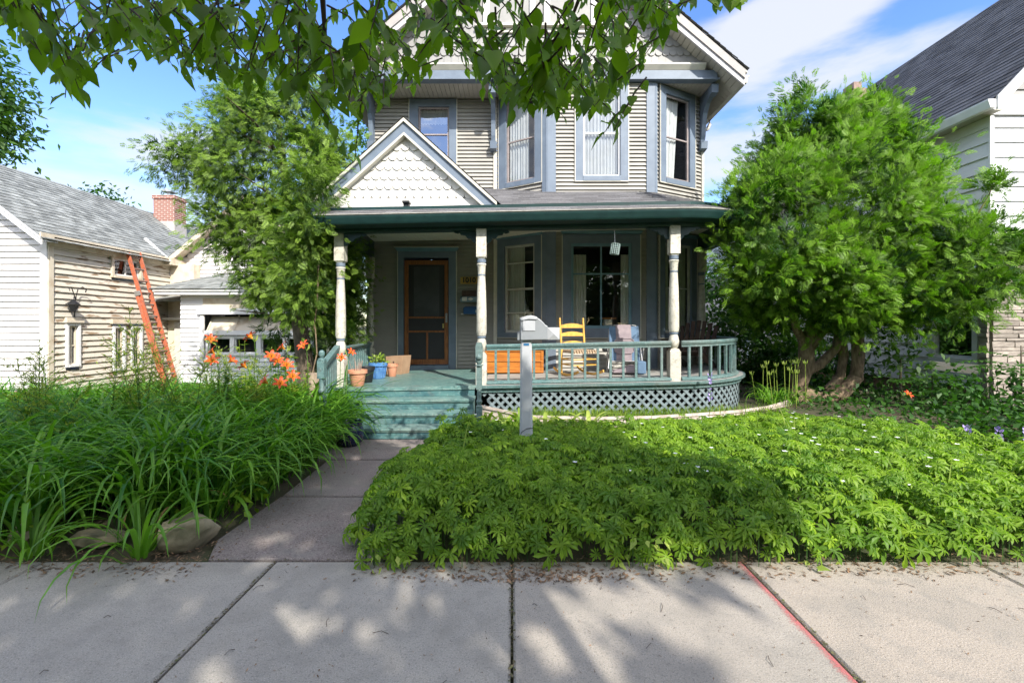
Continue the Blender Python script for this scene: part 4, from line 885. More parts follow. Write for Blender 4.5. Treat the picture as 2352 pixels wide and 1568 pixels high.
# grit and moss in the joints, cracks
k = MB(); random.seed(3)
for i in range(900):
    j = random.choice((-1.56, 0.0, 1.52, 3.05)); x = j+random.gauss(0, .007); y = random.uniform(1.5, 3.0)
    if random.random() < .3: x = random.uniform(-3.2, 4); y = 3.015+random.gauss(0, .012)
    s = random.uniform(.003, .009); a = random.random()*3; k.tone = random.random()
    k.add([(x+s*math.cos(a+q)*(.6+.6*random.random()), y+s*math.sin(a+q), .001+(.004*random.random())) for q in (0, 1.57, 3.14, 4.7)], [(0, 1, 2, 3)])
tag(k.build('joint_grit', mat('grit', (0.12, 0.09, 0.06), (0.08, 0.09, 0.03), 40, .95, tone=.4)), 'dark grit and moss caught in the sidewalk joints', 'grit', kind='stuff')
k = MB()
for i in range(4200):
    r_ = random.random()
    if r_ < .12: x = random.gauss(.15, .35); y = random.gauss(2.80, .06)
    elif r_ < .40: x = random.uniform(-4.5, -2.0); y = random.gauss(2.98, .10)
    elif r_ < .8: x = random.uniform(-1.0, 5.5); y = random.gauss(2.93, .09)
    elif r_ < .86: x = random.gauss(-2.1, .2); y = random.uniform(3.1, 5.8)
    else: x = random.uniform(-1.5, 4.5); y = random.uniform(1.7, 3.0)
    s = random.uniform(.004, .022) if y > 2.75 else random.uniform(.003, .009); a = random.random()*6.3; k.tone = random.random(); w = s*random.uniform(.12, .5)
    c_, s_ = math.cos(a), math.sin(a); zb = float(gz(x, y)) if y > 3.0 else 0.0; zb = max(zb, 0)+.003
    k.add([(x-s*c_, y-s*s_, zb), (x+w*s_, y-w*c_, zb+.006*random.random()), (x+s*c_, y+s*s_, zb+.012*random.random()), (x-w*s_, y+w*c_, zb+.004)], [(0, 1, 2, 3)])
tag(k.build('leaf_litter', mat('litter', (0.22, 0.13, 0.07), (0.12, 0.08, 0.05), 30, .9, tone=.6)), 'dry leaf litter along the edge of the sidewalk', 'leaf litter', kind='stuff')
k = MB()
for i in range(46):
    x = random.uniform(-3.0, 4.5); y = random.uniform(1.9, 2.98) if i % 3 else random.gauss(2.88, .06); a = random.random()*6.3; L_ = random.uniform(.02, .09)
    k.tube([(x, y, .004), (x+L_*.5*math.cos(a), y+L_*.5*math.sin(a), .012), (x+L_*math.cos(a+.2), y+L_*math.sin(a+.2), .004)], .0015, 4)
tag(k.build('fallen_twigs', m_twig), 'thin fallen twigs scattered on the sidewalk', 'twigs', kind='stuff')
# rocks
def rock(x, y, sx_, sy_, sz_, seed, label, rot=0):
    import bmesh
    bm = bmesh.new(); bmesh.ops.create_icosphere(bm, subdivisions=4, radius=1); rr = random.Random(seed)
    ax = [(Vector((rr.gauss(0, 1), rr.gauss(0, 1), rr.gauss(0, 1))).normalized(), rr.uniform(.62, .95)) for _ in range(13)]
    from mathutils import noise
    for v in bm.verts:
        p = v.co.copy()
        for a, dd in ax:
            q = p.dot(a)
            if q > dd: p -= a*(q-dd)*.85
        p *= 1+.05*noise.noise(p*3+Vector((seed, 0, 0)))+.02*noise.noise(p*9)
        v.co = Vector((p.x*sx_, p.y*sy_, p.z*sz_))
    bmesh.ops.rotate(bm, verts=bm.verts, cent=(0, 0, 0), matrix=Matrix.Rotation(rot, 3, 'Z'))
    me = bpy.data.meshes.new('rock'); bm.to_mesh(me); bm.free(); me.materials.append(m_rock); me.polygons.foreach_set('use_smooth', [True]*len(me.polygons)); me.set_sharp_from_angle(angle=.5)
    o = bpy.data.objects.new('rock', me); C.objects.link(o); o.location = (x, y, sz_*.62); tag(o, label, 'rock', 'edging rocks of the daylily bed'); return o
rock(-2.30, 3.25, .21, .15, .135, 5, 'large mossy limestone rock at the corner of the path and sidewalk', .5)
rock(-2.95, 3.24, .20, .11, .065, 8, 'flat brown rock half hidden under daylily leaves beside the big rock', .1)
rock(-3.45, 3.25, .17, .12, .10, 11, 'brown rock at the far left of the daylily edging', -.2)
# bed edging
ed = MB(); pl = [(-.46, 7.0, .33), (.29, 6.62, .25), (1.2, 6.50, .25), (2.0, 6.58, .25), (2.8, 6.80, .25), (3.5, 7.05, .25), (4.15, 7.40, .25), (4.87, 7.95, .27)]
for a, b in zip(pl[:-1], pl[1:]):
    n_ = Vector((b[1]-a[1], a[0]-b[0], 0)).normalized()*.02
    for (o0, o1, zz0, zz1) in ((0, 1, -.05, 0), (1.2, 2, -.035, .006)):
        p = [Vector(a)+n_*o0, Vector(b)+n_*o0, Vector(b)+n_*o1, Vector(a)+n_*o1]
        lo = [Vector((q.x, q.y, 0 if o0 == 0 else q.z+zz0)) for q in p]; hi = [q+Vector((0, 0, zz1)) for q in p]
        ed.add(lo+hi, [(0,3,2,1),(4,5,6,7),(0,1,5,4),(1,2,6,5),(2,3,7,6),(3,0,4,7)])
tag(ed.build('garden_edging', mat('edging_pale', (0.58, 0.50, 0.44), (0.42, 0.34, 0.29), 7, .7, .2, 40)), 'pale curved edging board around the bed in front of the lattice', 'edging')
k = MB(); k.lathe([(.13, 0), (.11, .1), (.10, .8), (.095, .86), (.01, .87)], (-2.86, 6.6, 0), 18)
tag(k.build('tree_stump', mat('stump_pale', (0.42, 0.34, 0.26), (0.24, 0.18, 0.13), 6, .9, .6, 25, stretch=(3, 3, .6)), smooth=True), 'pale upright log standing left of the porch steps', 'stump')
# ============================================================ LEFT NEIGHBOUR HOUSE
HL = thing('white_house', 'old white clapboard house with peeling side wall, grey shingle roof and brick chimney', 'house', (-12, 12, -.3))
ML, LL = wallM((-10, 9.8), (-10, 13.7)); lz0 = -.35
hol = [(10.19-9.8, 10.5-9.8, .63, 1.64), (11.39-9.8, 11.73-9.8, .42, 1.6), (11.93-9.8, 12.27-9.8, .42, 1.6), (11.35-9.8, 12.25-9.8, 2.78, 3.30)]
k = MB(); laps(k, ML, 0, 3.9, lz0+.35, 3.42, .135, hol, .02, wob=.006); k.build('wall', m_lpeel, HL, label='side wall with peeling weathered clapboards')
MLf, LLf = wallM((-15.04, 9.8), (-10, 9.8))
k = MB(); laps(k, MLf, 0, 5.04, lz0+.4, 5.4, .135, [], .02, clip=lambda z: (0, 5.04) if z < 3.45 else ((z-3.45)/.767, 5.04-(z-3.45)/.767), wob=.004); k.build('wall', m_lwhite, HL, label='white gable wall facing the street')
k = MB(); laps(k, wallM((-10, 13.7), (-10, 22))[0], 0, 8, 0, 3.42, .135, [], .02); laps(k, wallM((-15.04, 22), (-15.04, 9.8))[0], 0, 12, -.3, 3.42, .135, [], .02); k.build('wall', m_lwhite, HL)
k = MB(); k.box(-15.0, -10.03, 9.85, 21, lz0-.1, .06); k.build('foundation', mat('foundation_brown', (0.2, 0.14, 0.1), (0.12, 0.09, 0.07), 6, .9), HL)
def lwin(u0, u1, z0, z1, tr, rails, mull, lab=None):
    return window(HL, ML, u0, u1, z0, z1, trim=tr, sash=m_ltrim, sw=.03, rails=rails, mull=mull, tm=m_white, em=m_ltrim, edge=0, out=.05, label=lab)
lwin(.43, .66, .67, 1.55, (.05, .05, .06, .05), (1.1,), (.545,))
lwin(1.63, 1.89, .47, 1.5, (.05, .05, .06, .05), (.98,), (1.76,))
lwin(2.17, 2.43, .47, 1.5, (.05, .05, .06, .05), (.98,), (2.3,))
window(HL, ML, 1.60, 2.40, 2.82, 3.26, trim=(.07, .07, .04, .06), sash=m_white, sw=.045, mull=(2.0,), tm=m_ltrim, em=m_ltrim, edge=0, out=.05, label='small two pane window under the eave behind the ladder')
k = MB(); k.M = ML
for (a, b, z) in ((.34, .75, 1.62), (1.5, 2.6, 1.60)): k = MB(); k.M = ML; k.box(a, b, 0, .09, z, z+.05); k.box(a+.03, b-.03, 0, .06, z+.05, z+.12); k.build('window_hood', m_ltrim, HL)

k = MB(); k.M = ML; k.box(-.01, .10, 0, .035, 0, 3.42); k.build('corner_board', m_ltrim, HL)
k = MB(); k.M = MLf; k.box(LLf-.13, LLf+.015, 0, .035, .05, 3.42); k.build('corner_board', m_lwhite, HL)
k = MB(); k.M = ML; k.box(0, 3.9, 0, .06, 3.28, 3.44); k.box(-.05, 3.9, 0, .20, 3.42, 3.45); k.box(-.33, 3.95, .17, .20, 3.40, 3.50); k.build('eave_board', m_ltrim, HL)
lrz = lambda x: 3.50+.767*(2.52-abs(x+12.52))
k = MB()
for sg2 in (-1, 1):
    def fn(s, t, sg2=sg2): x = -12.52+sg2*2.76*(1-t); return (x, 9.46+s*11.8, lrz(x)+.05+.03*math.sin(s*9)*math.sin(t*3))
    shingles(k, fn, 24, 60, .014)
k.build('roof', m_shingl, HL)
k = MB()
for sg2 in (-1, 1):
    e = -12.52+sg2*2.72
    k.prism([(e, lrz(e)+.04), (e, lrz(e)-.10), (-12.52, lrz(-12.52)-.12), (-12.52, lrz(-12.52)+.04)], 9.47, 9.50, 'y')
    k.prism([(e, lrz(e)+.055), (e, lrz(e)+.02), (-12.52, lrz(-12.52)+.02), (-12.52, lrz(-12.52)+.055)], 9.44, 9.47, 'y')
    k.prism([(e, lrz(e)+.0), (e, lrz(e)-.02), (-12.52, lrz(-12.52)-.02), (-12.52, lrz(-12.52)+.0)], 9.50, 9.82, 'y')
k.build('rake_board', m_white, HL)
# cross wing and front addition
k = MB(); Mc2, Lc2 = wallM((-10, 13.6), (-5.6, 13.6)); laps(k, Mc2, 0, 4.4, 0, 5.2, .12, [(2.15, 2.75, 2.75, 3.5)], .02, clip=lambda z: (0, 4.4) if z < 3.4 else (max(0, (z-3.4)/.85), 4.4-(z-3.4)/.85)); k.build('wall', m_lwhite, HL)
window(HL, Mc2, 2.2, 2.7, 2.78, 3.45, trim=(.08, .08, .08, .06), sash=m_white, sw=.04, tm=m_white, em=m_white, edge=0)
k = MB(); k.box(-10, -9.3, 13.3, 13.58, 0, 3.35); k.build('wall_return', m_ltrim, HL)
crz = lambda x: 3.45+.85*(2.2-abs(x+7.8))
k = MB()
for sg2 in (-1, 1):
    def fn(s, t, sg2=sg2): x = -7.8+sg2*2.5*(1-t); return (x, 13.2+s*6, crz(x)+.05)
    shingles(k, fn, 22, 30, .014)
k.build('roof', m_shingl, HL)
k = MB()
for sg2 in (-1, 1):
    e = -7.8+sg2*2.45; k.prism([(e, crz(e)+.05), (e, crz(e)-.10), (-7.8, crz(-7.8)-.12), (-7.8, crz(-7.8)+.05)], 13.2, 13.24, 'y'); k.prism([(e, crz(e)), (e, crz(e)-.02), (-7.8, crz(-7.8)-.02), (-7.8, crz(-7.8))], 13.24, 13.6, 'y')
k.box(-10.3, -9.75, 13.0, 13.6, 3.30, 3.45); k.build('rake_board', m_ltrim, HL)
k = MB(); k.tube([(-9.9, 13.15, 3.42), (-10.6, 13.15, 4.05)], .06, 6); k.build('valley_flashing', mat('flashing', (0.6, 0.6, 0.6), (0.35, 0.35, 0.35), 12, .5), HL)
Ma2, La2 = wallM((-9.03, 12.4), (-5.4, 12.4))
k = MB(); laps(k, Ma2, 0, .62, 0, 2.42, .125, [], .018); laps(k, Ma2, .62, 3.6, 2.0, 2.42, .125, [], .018); laps(k, Ma2, .62, 3.6, -.3, .75, .125, [], .018)
laps(k, wallM((-9.03, 13.6), (-9.03, 12.4))[0], 0, 1.2, -.2, 2.42, .125, [], .018); k.build('wall', m_rwhite, HL, label='white wall of the low front addition')
k = MB(); k.M = Ma2; k.box(-.5, 3.7, 0, .34, 2.47, 2.53); k.box(-.48, 3.7, .0, .30, 2.38, 2.47); k.mi = 1; k.box(.62, 3.6, 0, .02, 1.90, 2.30); k.build('eave_board', [m_white, m_ltrim], HL)
k = MB(); shingles(k, lambda s, t: (-9.6+4.4*s+.9*t*(1-s), 12.02+1.5*t, 2.53+.55*t), 9, 26, .012); shingles(k, lambda s, t: (-9.6+.9*t, 13.6-(1.58-1.5*t)*s, 2.53+.55*t), 9, 8, .012); k.build('roof', m_shingl, HL)
k = MB(); k.M = Ma2; k.box(.50, 3.6, 0, .10, 1.86, 2.02); k.box(.56, .66, 0, .05, .7, 1.86); k.mi = 1
k.add([(.70, -.25, 1.80), (3.6, -.25, 1.80), (3.6, .06, 1.33), (.70, .06, 1.33), (.70, -.25, 1.78), (3.6, -.25, 1.78), (3.6, .06, 1.30), (.70, .06, 1.30)], [(0,1,2,3),(7,6,5,4),(0,4,5,1),(1,5,6,2),(2,6,7,3),(3,7,4,0)])
for i in range(5): x = .72+.72*i; k.add([(x, -.24, 1.83), (x+.04, -.24, 1.83), (x+.04, .08, 1.35), (x, .08, 1.35)], [(0,1,2,3)])
k.mi = 0; k.box(.70, 3.6, .05, .09, 1.30, 1.42)
k.build('awning', [m_white, m_ltrim], HL)
for i in range(4):
    a = .70+.72*i; window(HL, Ma2, a+.06, a+.66, .80, 1.22, trim=(.06, .06, .06, .06), sash=m_white, sw=.03, tm=m_white, em=m_white, edge=0, out=.03)
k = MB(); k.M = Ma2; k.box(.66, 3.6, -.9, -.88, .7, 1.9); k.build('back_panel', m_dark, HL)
k = MB(); k.box(-9.98, -9.06, 13.2, 13.25, -.3, 2.3); k.mi = 1; k.box(-9.75, -9.25, 13.14, 13.2, -.3, 1.65); k.box(-9.98, -9.06, 12.95, 13.2, 1.72, 1.78); k.build('entry', [m_ltrim, m_offw], HL)
k = MB(); k.prism([(12.5, 2.28), (13.4, 2.45), (13.4, 2.40), (12.5, 2.22)], -9.98, -9.07, 'x'); k.build('entry_roof', m_shingl, HL)
ck = thing('brick_chimney', 'red brick chimney with patchy mortar and a metal cap on the old house roof', 'chimney', (-12.4, 16, 5.2))
def brickmat():
    m = mat('brick', (0.30, 0.10, 0.065), (0.2, 0.07, 0.05), 9, .9, .3, 40); n = m.node_tree.nodes; l = m.node_tree.links; b = n['Principled BSDF']; src = b.inputs['Base Color'].links[0].from_socket
    t = n.new('ShaderNodeTexCoord'); s = n.new('ShaderNodeSeparateXYZ'); l.new(t.outputs['Object'], s.inputs[0]); a = n.new('ShaderNodeMath'); l.new(s.outputs[0], a.inputs[0]); l.new(s.outputs[1], a.inputs[1]); cb = n.new('ShaderNodeCombineXYZ'); l.new(a.outputs[0], cb.inputs[0]); l.new(s.outputs[2], cb.inputs[1])
    br = n.new('ShaderNodeTexBrick'); l.new(cb.outputs[0], br.inputs['Vector']); br.inputs['Scale'].default_value = 1; br.inputs['Brick Width'].default_value = .2; br.inputs['Row Height'].default_value = .068; br.inputs['Mortar Size'].default_value = .009
    br.inputs['Mortar'].default_value = (.45, .4, .36, 1); l.new(src, br.inputs['Color1']); br.inputs['Color2'].default_value = (.24, .085, .06, 1); l.new(br.outputs['Color'], b.inputs['Base Color']); return m
m_brick = brickmat()
k = MB(); k.box(-12.29, -11.57, 15.6, 16.15, 4.4, 6.02); k.box(-12.32, -11.54, 15.57, 16.18, 5.9, 6.02); k.mi = 1; k.box(-12.305, -11.555, 15.585, 16.165, 4.3, 5.12); k.build('stack', [m_brick, mat('mortar_skirt', (0.45, 0.42, 0.4), None, 6, .9)], ck)
k = MB(); k.box(-11.99, -11.87, 15.8, 15.95, 6.02, 6.18); k.box(-12.10, -11.76, 15.7, 16.05, 6.181, 6.21); k.prism([(-12.10, 6.211), (-11.76, 6.211), (-11.93, 6.30)], 15.7, 16.05, 'y'); k.build('cap', m_alum, ck)
# ladder
m_rung = mat('rung_grey', (0.16, 0.15, 0.14), (0.25, 0.12, 0.08), 8, .5)
speckle(m_tealf, 16, .55, (0.04, 0.09, 0.09), (0.30, 0.36, 0.33)); speckle(m_stepr, 14, .5, (0.03, 0.07, 0.075), (0.2, 0.28, 0.27)); speckle(m_teal, 22, .45, (0.05, 0.09, 0.085), (0.3, 0.36, 0.34)); speckle(m_cream, 26, .5, (0.25, 0.22, 0.17), (0.6, 0.58, 0.52)); speckle(m_orange, 20, .5, (0.25, 0.10, 0.07), (0.5, 0.32, 0.26))
ld = thing('extension_ladder', 'orange extension ladder leaning on the peeling wall of the white house', 'ladder', (-9.1, 12.1, -.35))
A0, A1 = Vector((-9.0, 12.10, -.34)), Vector((-9.90, 11.83, 3.46)); sv = Vector((.05, 1, 0)).normalized(); up_ = (A1-A0).normalized(); nrm = sv.cross(up_).normalized()
if nrm.y > 0 or nrm.x < 0: pass
for (t0, t1, off, hw) in ((0, .72, .0, .20), (.0+.12, 1.0, .055, .175)):
    k = MB()
    for s in (-1, 1): k.bar(A0+(A1-A0)*t0+sv*s*hw+nrm*off, A0+(A1-A0)*t1+sv*s*hw+nrm*off, .035, .085, side=sv)
    sec = k.build('rail', m_orange, ld)
    n_ = int((t1-t0)*3.9/.3)
    for i in range(n_):
        t = t0+(t1-t0)*(i+.5)/n_; c_ = A0+(A1-A0)*t+nrm*off; k = MB(); k.tube([c_-sv*hw, c_+sv*hw], .024, 8); k.build('rung', m_rung, ld, smooth=True)
for s in (-1, 1):
    k = MB(); k.bar(A0+(A1-A0)*.0+sv*s*.2, A0+(A1-A0)*.03+sv*s*.2, .05, .10, side=sv); k.build('foot', m_alum, ld)
    k = MB(); k.bar(A0+(A1-A0)*.70+sv*s*.2+nrm*.03, A0+(A1-A0)*.73+sv*s*.2+nrm*.03, .06, .13, side=sv); k.build('bracket', m_alum, ld)
wlm = thing('wall_lantern', 'black scrolled wall lantern on the peeling wall above the narrow window', 'lantern', (-9.95, 10.4, 2))
k = MB(); 
k.tube([(-9.95, 10.35, 1.75), (-9.93, 10.35, 2.15), (-9.9, 10.38, 2.38), (-9.86, 10.45, 2.44), (-9.84, 10.52, 2.38), (-9.86, 10.52, 2.32)], .012, 6); k.tube([(-9.93, 10.35, 2.15), (-9.9, 10.25, 2.36), (-9.88, 10.2, 2.42), (-9.87, 10.14, 2.38), (-9.87, 10.16, 2.33)], .010, 6)
k.build('arm', m_black, wlm, smooth=True)
k = MB(); k.lathe([(.05, 1.86), (.10, 2.0), (.13, 2.02), (.13, 2.035), (.05, 2.10), (.01, 2.14)], (-9.84, 10.2, 0), 6); k.build('lantern_head', m_black, wlm)
lp_ = thing('lumber_pile', 'weathered brown boards stacked against the white house wall', 'lumber', (-10.4, 9.4, -.2))
random.seed(9)
for i in range(9):
    k = MB(); z = -.30+.09*(i//2)+.01; y = 9.3+.2*(i % 2); k.bar((-11.8+.3*random.random(), y, z+.08+.02*random.random()), (-9.6+.6*random.random(), y+.08, z+.08+.03*random.random()), .16, .05, side=(0, 1, 0)); k.build('board', mat('old_board', (0.30, 0.17, 0.09), (0.16, 0.11, 0.08), 5, .9), lp_)
# ============================================================ RIGHT NEIGHBOUR HOUSE
HR = thing('pale_house', 'white wide clapboard house with steep dark shingle roof and tan stone base', 'house', (10, 12, 0))
RX, RD, RE = 8.3, 7.9, 5.58
Mr1, Lr1 = wallM((RX, 21), (RX, RD)); Mr2, Lr2 = wallM((RX, RD), (RX+7.6, RD))
k = MB(); laps(k, Mr1, 0, Lr1, .42, RE-.1, .255, [(Lr1-1.15, Lr1-.18, .85, 2.55)], .012); k.build('wall', m_rwhite, HR)
k = MB(); laps(k, Mr2, 0, 7.6, 2.95, RE-.35, .255, [], .012); k.build('wall', m_rwhite, HR)
k = MB(); laps(k, Mr2, 0, 7.6, RE-.35, 9.3, .14, [], .01, clip=lambda z: (0, 7.6) if z < RE else ((z-RE)/1.05, 7.6-(z-RE)/1.05)); k.build('gable_wall', m_scalg, HR)
k = MB(); k.box(RX-.04, RX+7.6, RD-.035, RD-.0, 2.86, 2.95); k.box(RX-.04, RX+7.6, RD-.04, RD, RE-.38, RE-.05); k.box(RX-.02, RX+.05, RD-.02, RD+.02, 2.95, RE-.38); k.build('trim', m_white, HR)
random.seed(21); k = MB()
def stone(k, M, L, z0, z1):
    k.M = M; z = z0
    while z < z1-.03:
        h = random.choice((.055, .075, .095, .11)); h = min(h, z1-z); u = -random.random()*.3
        while u < L:
            w = random.uniform(.18, .6); a, b = max(u, 0), min(u+w, L)
            if b-a > .03:
                k.tone = random.random(); o = random.uniform(.035, .065); e = .006
                k.add([(a+e, o, z+e), (b-e, o*.9, z+e), (b-e, o, z+h-e), (a+e, o*.85, z+h-e), (a+e*.4, .0, z+e*.4), (b-e*.4, 0, z+e*.4), (b-e*.4, 0, z+h-e*.4), (a+e*.4, 0, z+h-e*.4)], [(0,1,2,3),(0,4,5,1),(1,5,6,2),(2,6,7,3),(3,7,4,0)])
            u += w
        z += h
    k.M = None
stone(k, Mr2, 7.6, 0.0, 2.86); stone(k, wallM((RX, RD+.16), (RX, RD))[0], .16, 0, 2.86)
k.box(RX+.01, RX+7.6, RD-.005, RD+.05, 0, 2.86)
k.build('stone_veneer', mat('ledge_stone', (0.40, 0.35, 0.30), (0.26, 0.22, 0.19), 7, .85, .6, 25, tone=.25, stretch=(1, 1, 3)), HR)
k = MB(); k.box(RX+.02, RX+.3, RD+.2, 21, -.1, .42); k.build('foundation', mat('foundation_tan', (0.26, 0.17, 0.10), (0.17, 0.12, 0.08), 4, .9, .4, 20), HR)
window(HR, Mr1, Lr1-1.05, Lr1-.28, .95, 2.45, trim=(.09, .09, .09, .09), sash=m_white, sw=.05, rails=(1.7,), tm=m_white, em=m_white, edge=0, glass=m_glass2, label='side window close to the stone corner')
rrz = lambda x: RE+1.05*(3.8-abs(x-RX-3.8))
k = MB()
for sg2 in (-1, 1):
    def fn(s, t, sg2=sg2): x = RX+3.8+sg2*4.12*(1-t); return (x, RD-.35+s*13.5, rrz(x)+.06)
    shingles(k, fn, 38, 46 if sg2 < 0 else 12, .012)
k.build('roof', m_shingd, HR)
k = MB()
for sg2 in (-1, 1):
    e = RX+3.8+sg2*4.06
    k.prism([(e, rrz(e)+.05), (e, rrz(e)-.17), (RX+3.8, rrz(RX+3.8)-.17), (RX+3.8, rrz(RX+3.8)+.05)], RD-.38, RD-.34, 'y')
    k.prism([(e, rrz(e)-.02), (e, rrz(e)-.05), (RX+3.8, rrz(RX+3.8)-.05), (RX+3.8, rrz(RX+3.8)-.02)], RD-.34, 21, 'y')
k.build('rake_board', m_white, HR)
k = MB(); k.box(RX-.27, RX, RD-.2, 21, rrz(RX-.27)-.10, rrz(RX-.27)-.08); k.build('eave_soffit', m_soff, HR)
k = MB(); e = RX-.28; k.prism([(e, rrz(e)-.12), (e-.09, rrz(e)-.12), (e-.13, rrz(e)+.0), (e-.13, rrz(e)+.02), (e, rrz(e)+.02)], RD-.36, 21, 'y'); k.build('gutter', m_white, HR)
c2 = thing('brick_chimney', 'pale brick chimney rising behind the right evergreen', 'chimney', (10.2, 13.6, 8))
k = MB(); k.box(10.05, 10.45, 13.4, 13.8, 7.5, 8.55); k.box(10.05, 10.28, 13.38, 13.82, 8.5, 8.72); k.build('stack', mat('brick_pale', (0.34, 0.24, 0.19), (0.25, 0.18, 0.15), 20, .9), c2)
# far white building glimpsed between the trees
fb_ = thing('white_garage', 'white building glimpsed past the curved end of the porch', 'garage', (9.0, 17, 0))
k = MB(); laps(k, wallM((6.2, 16), (8.2, 16))[0], 0, 2.0, 0, 2.7, .2, [], .012); k.build('wall', m_rwhite, fb_)
k = MB(); k.prism([(6.0, 2.7), (8.3, 2.7), (8.3, 2.8), (7.2, 3.3), (6.0, 2.8)], 15.8, 19, 'y'); k.build('roof', m_shingl, fb_)
# ============================================================ VEGETATION
def rnd(*s): return RNG.random(s)
def gau(*s): return RNG.normal(size=s)
def fan_template(seed, L=1.0):       # flat scale-leaf spray: stem with forked side blades
    rr = np.random.default_rng(seed); V = []; Fc = []
    def blade(p, d, l, w):
        d = d/np.linalg.norm(d); s = np.array([-d[1], d[0], 0]); o = len(V); dz = -0.12*l
        V.extend([p, p+d*l*.55+s*w+[0, 0, dz*.3], p+d*l+[0, 0, dz], p+d*l*.55-s*w+[0, 0, dz*.3]]); Fc.append([o, o+1, o+2, o+3])
    for i in range(8):
        t = .10+.85*i/8; base = np.array([t*L, 0, -.14*t*t])
        for sgn in (-1, 1):
            a = math.radians(rr.uniform(28, 46))*sgn; l = L*(.46*(1-t)+.16)*rr.uniform(.75, 1.25); d = np.array([math.cos(a), math.sin(a), rr.uniform(-.35, .2)])
            blade(base, d, l, .026)
            if l > .40: blade(base+d*l*.4, np.array([math.cos(a*.15), math.sin(a*.15), -.1]), l*.5, .022)
            if l > .30: blade(base+d*l*.35, np.array([math.cos(a*1.8), math.sin(a*1.8), -.1]), l*.4, .022)
    blade(np.array([0, 0, 0.]), np.array([1., 0, -.14]), L*1.1, .02)
    return np.array(V, float), np.array(Fc)
FANS = [fan_template(i) for i in range(4)]
def lobes_points(lobes, n, shell=0.75):
    w = np.array([(l[3]*l[4]+l[4]*l[5]+l[3]*l[5]) for l in lobes]); w = w/w.sum(); ch = RNG.choice(len(lobes), n, p=w)
    d = gau(n, 3); d /= np.linalg.norm(d, axis=1, keepdims=True); r = shell+(1-shell)*rnd(n)**.7
    Lb = np.array(lobes)[ch]; p = Lb[:, :3]+d*r[:, None]*Lb[:, 3:6]
    nrm = d/Lb[:, 3:6]; nrm /= np.linalg.norm(nrm, axis=1, keepdims=True)
    ok = np.ones(n, bool)
    for l in lobes:
        q = (((p-np.array(l[:3]))/np.array(l[3:6]))**2).sum(1); ok &= q > .55
    return p[ok], nrm[ok]
def conifer(parent, lobes, nclump, per, size, m, droop=.15, up=.5, spread=.22, reject=None, name='crown', tone_top=0):
    cp, cn = lobes_points(lobes, nclump, .66)
    if reject is not None: k = ~reject(cp); cp, cn = cp[k], cn[k]
    n = len(cp); ct = rnd(n)
    P_ = np.repeat(cp, per, 0); Nn = np.repeat(cn, per, 0); T = np.repeat(ct, per)
    off = gau(len(P_), 3)*spread; P_ = P_+off-Nn*np.abs(gau(len(P_), 1))*.12
    fwd = Nn*.45+off/spread*.55+gau(len(P_), 3)*.35+np.array([0, 0, up-droop]); 
    upv = gau(len(P_), 3)*.45+Nn*1.1+np.array([0, -.2, .25])
    R = rots(fwd, upv, size*(.6+.8*rnd(len(P_)))); P2 = P_-R[:, :, 0]*.5
    tip = np.clip(.30+.42*(off/spread*(Nn+np.array([0, -.2, .5]))).sum(1), 0, 1); tn = np.clip(.12+T*.30+.18*rnd(len(P_))+.55*tip, 0, 1); Vs = []; Fs = []; Ts = []; o = 0; sel = RNG.integers(0, len(FANS), len(P_))  # outward and upper sprays lighter: sunlit side put into the tone
    for i, (TV, TF) in enumerate(FANS):
        k = sel == i; V, Fc = inst(TV, TF, R[k], P2[k]); Vs.append(V); Fs.append(Fc+o); o += len(V); Ts.append(np.repeat(tn[k], len(TF)))
    return npmesh(name, np.concatenate(Vs), np.concatenate(Fs), m, parent, np.clip(np.concatenate(Ts)+.1*gau(sum(len(t) for t in Ts)), 0, 1))
def core(parent, lobes, k, m, n=2200):      # inner twigs and foliage closing the crown, shade put in as dark tone
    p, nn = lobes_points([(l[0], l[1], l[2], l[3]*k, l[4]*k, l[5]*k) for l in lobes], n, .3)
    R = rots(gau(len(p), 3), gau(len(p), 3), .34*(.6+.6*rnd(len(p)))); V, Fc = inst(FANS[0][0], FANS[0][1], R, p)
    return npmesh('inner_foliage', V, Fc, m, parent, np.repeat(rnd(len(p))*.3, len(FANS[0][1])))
# ---- right arborvitae
TR = thing('arborvitae_tree', 'round bushy evergreen with twisted bare trunks right of the porch', 'tree', (5.35, 8.4, 0))
lr = [(5.45, 8.1, 3.4, 1.65, 1.5, 1.7), (5.15, 8.0, 4.45, .80, .85, 1.10), (6.45, 8.2, 4.25, 1.0, 1.0, 1.25), (6.55, 8.0, 3.1, 1.05, 1.1, 1.4), (4.10, 7.1, 3.10, .88, .65, 1.2), (4.75, 8.5, 1.95, .6, .5, .55), (5.9, 7.8, 1.85, .9, .7, .5), (7.15, 7.1, 2.50, .90, .6, .75), (5.9, 8.1, 4.75, .75, .8, .8),
      (5.5, 7.6, 2.3, 1.5, 1.0, .75), (6.7, 7.4, 2.0, 1.0, .8, .6), (5.0, 8.0, 5.45, .28, .28, .4), (6.4, 8.1, 5.4, .3, .3, .3)]
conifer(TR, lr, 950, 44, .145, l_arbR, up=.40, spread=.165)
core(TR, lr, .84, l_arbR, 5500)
k = MB()
k.tube([(5.33, 8.4, -.05), (5.27, 8.4, .25), (5.30, 8.4, .55), (5.42, 8.38, .85), (5.40, 8.35, 1.2), (5.55, 8.3, 1.7), (5.5, 8.2, 2.8), (5.4, 8.1, 4.5)], [.23, .18, .16, .14, .13, .12, .10, .05], 14)
k.build('trunk', m_barkl, TR, smooth=True)
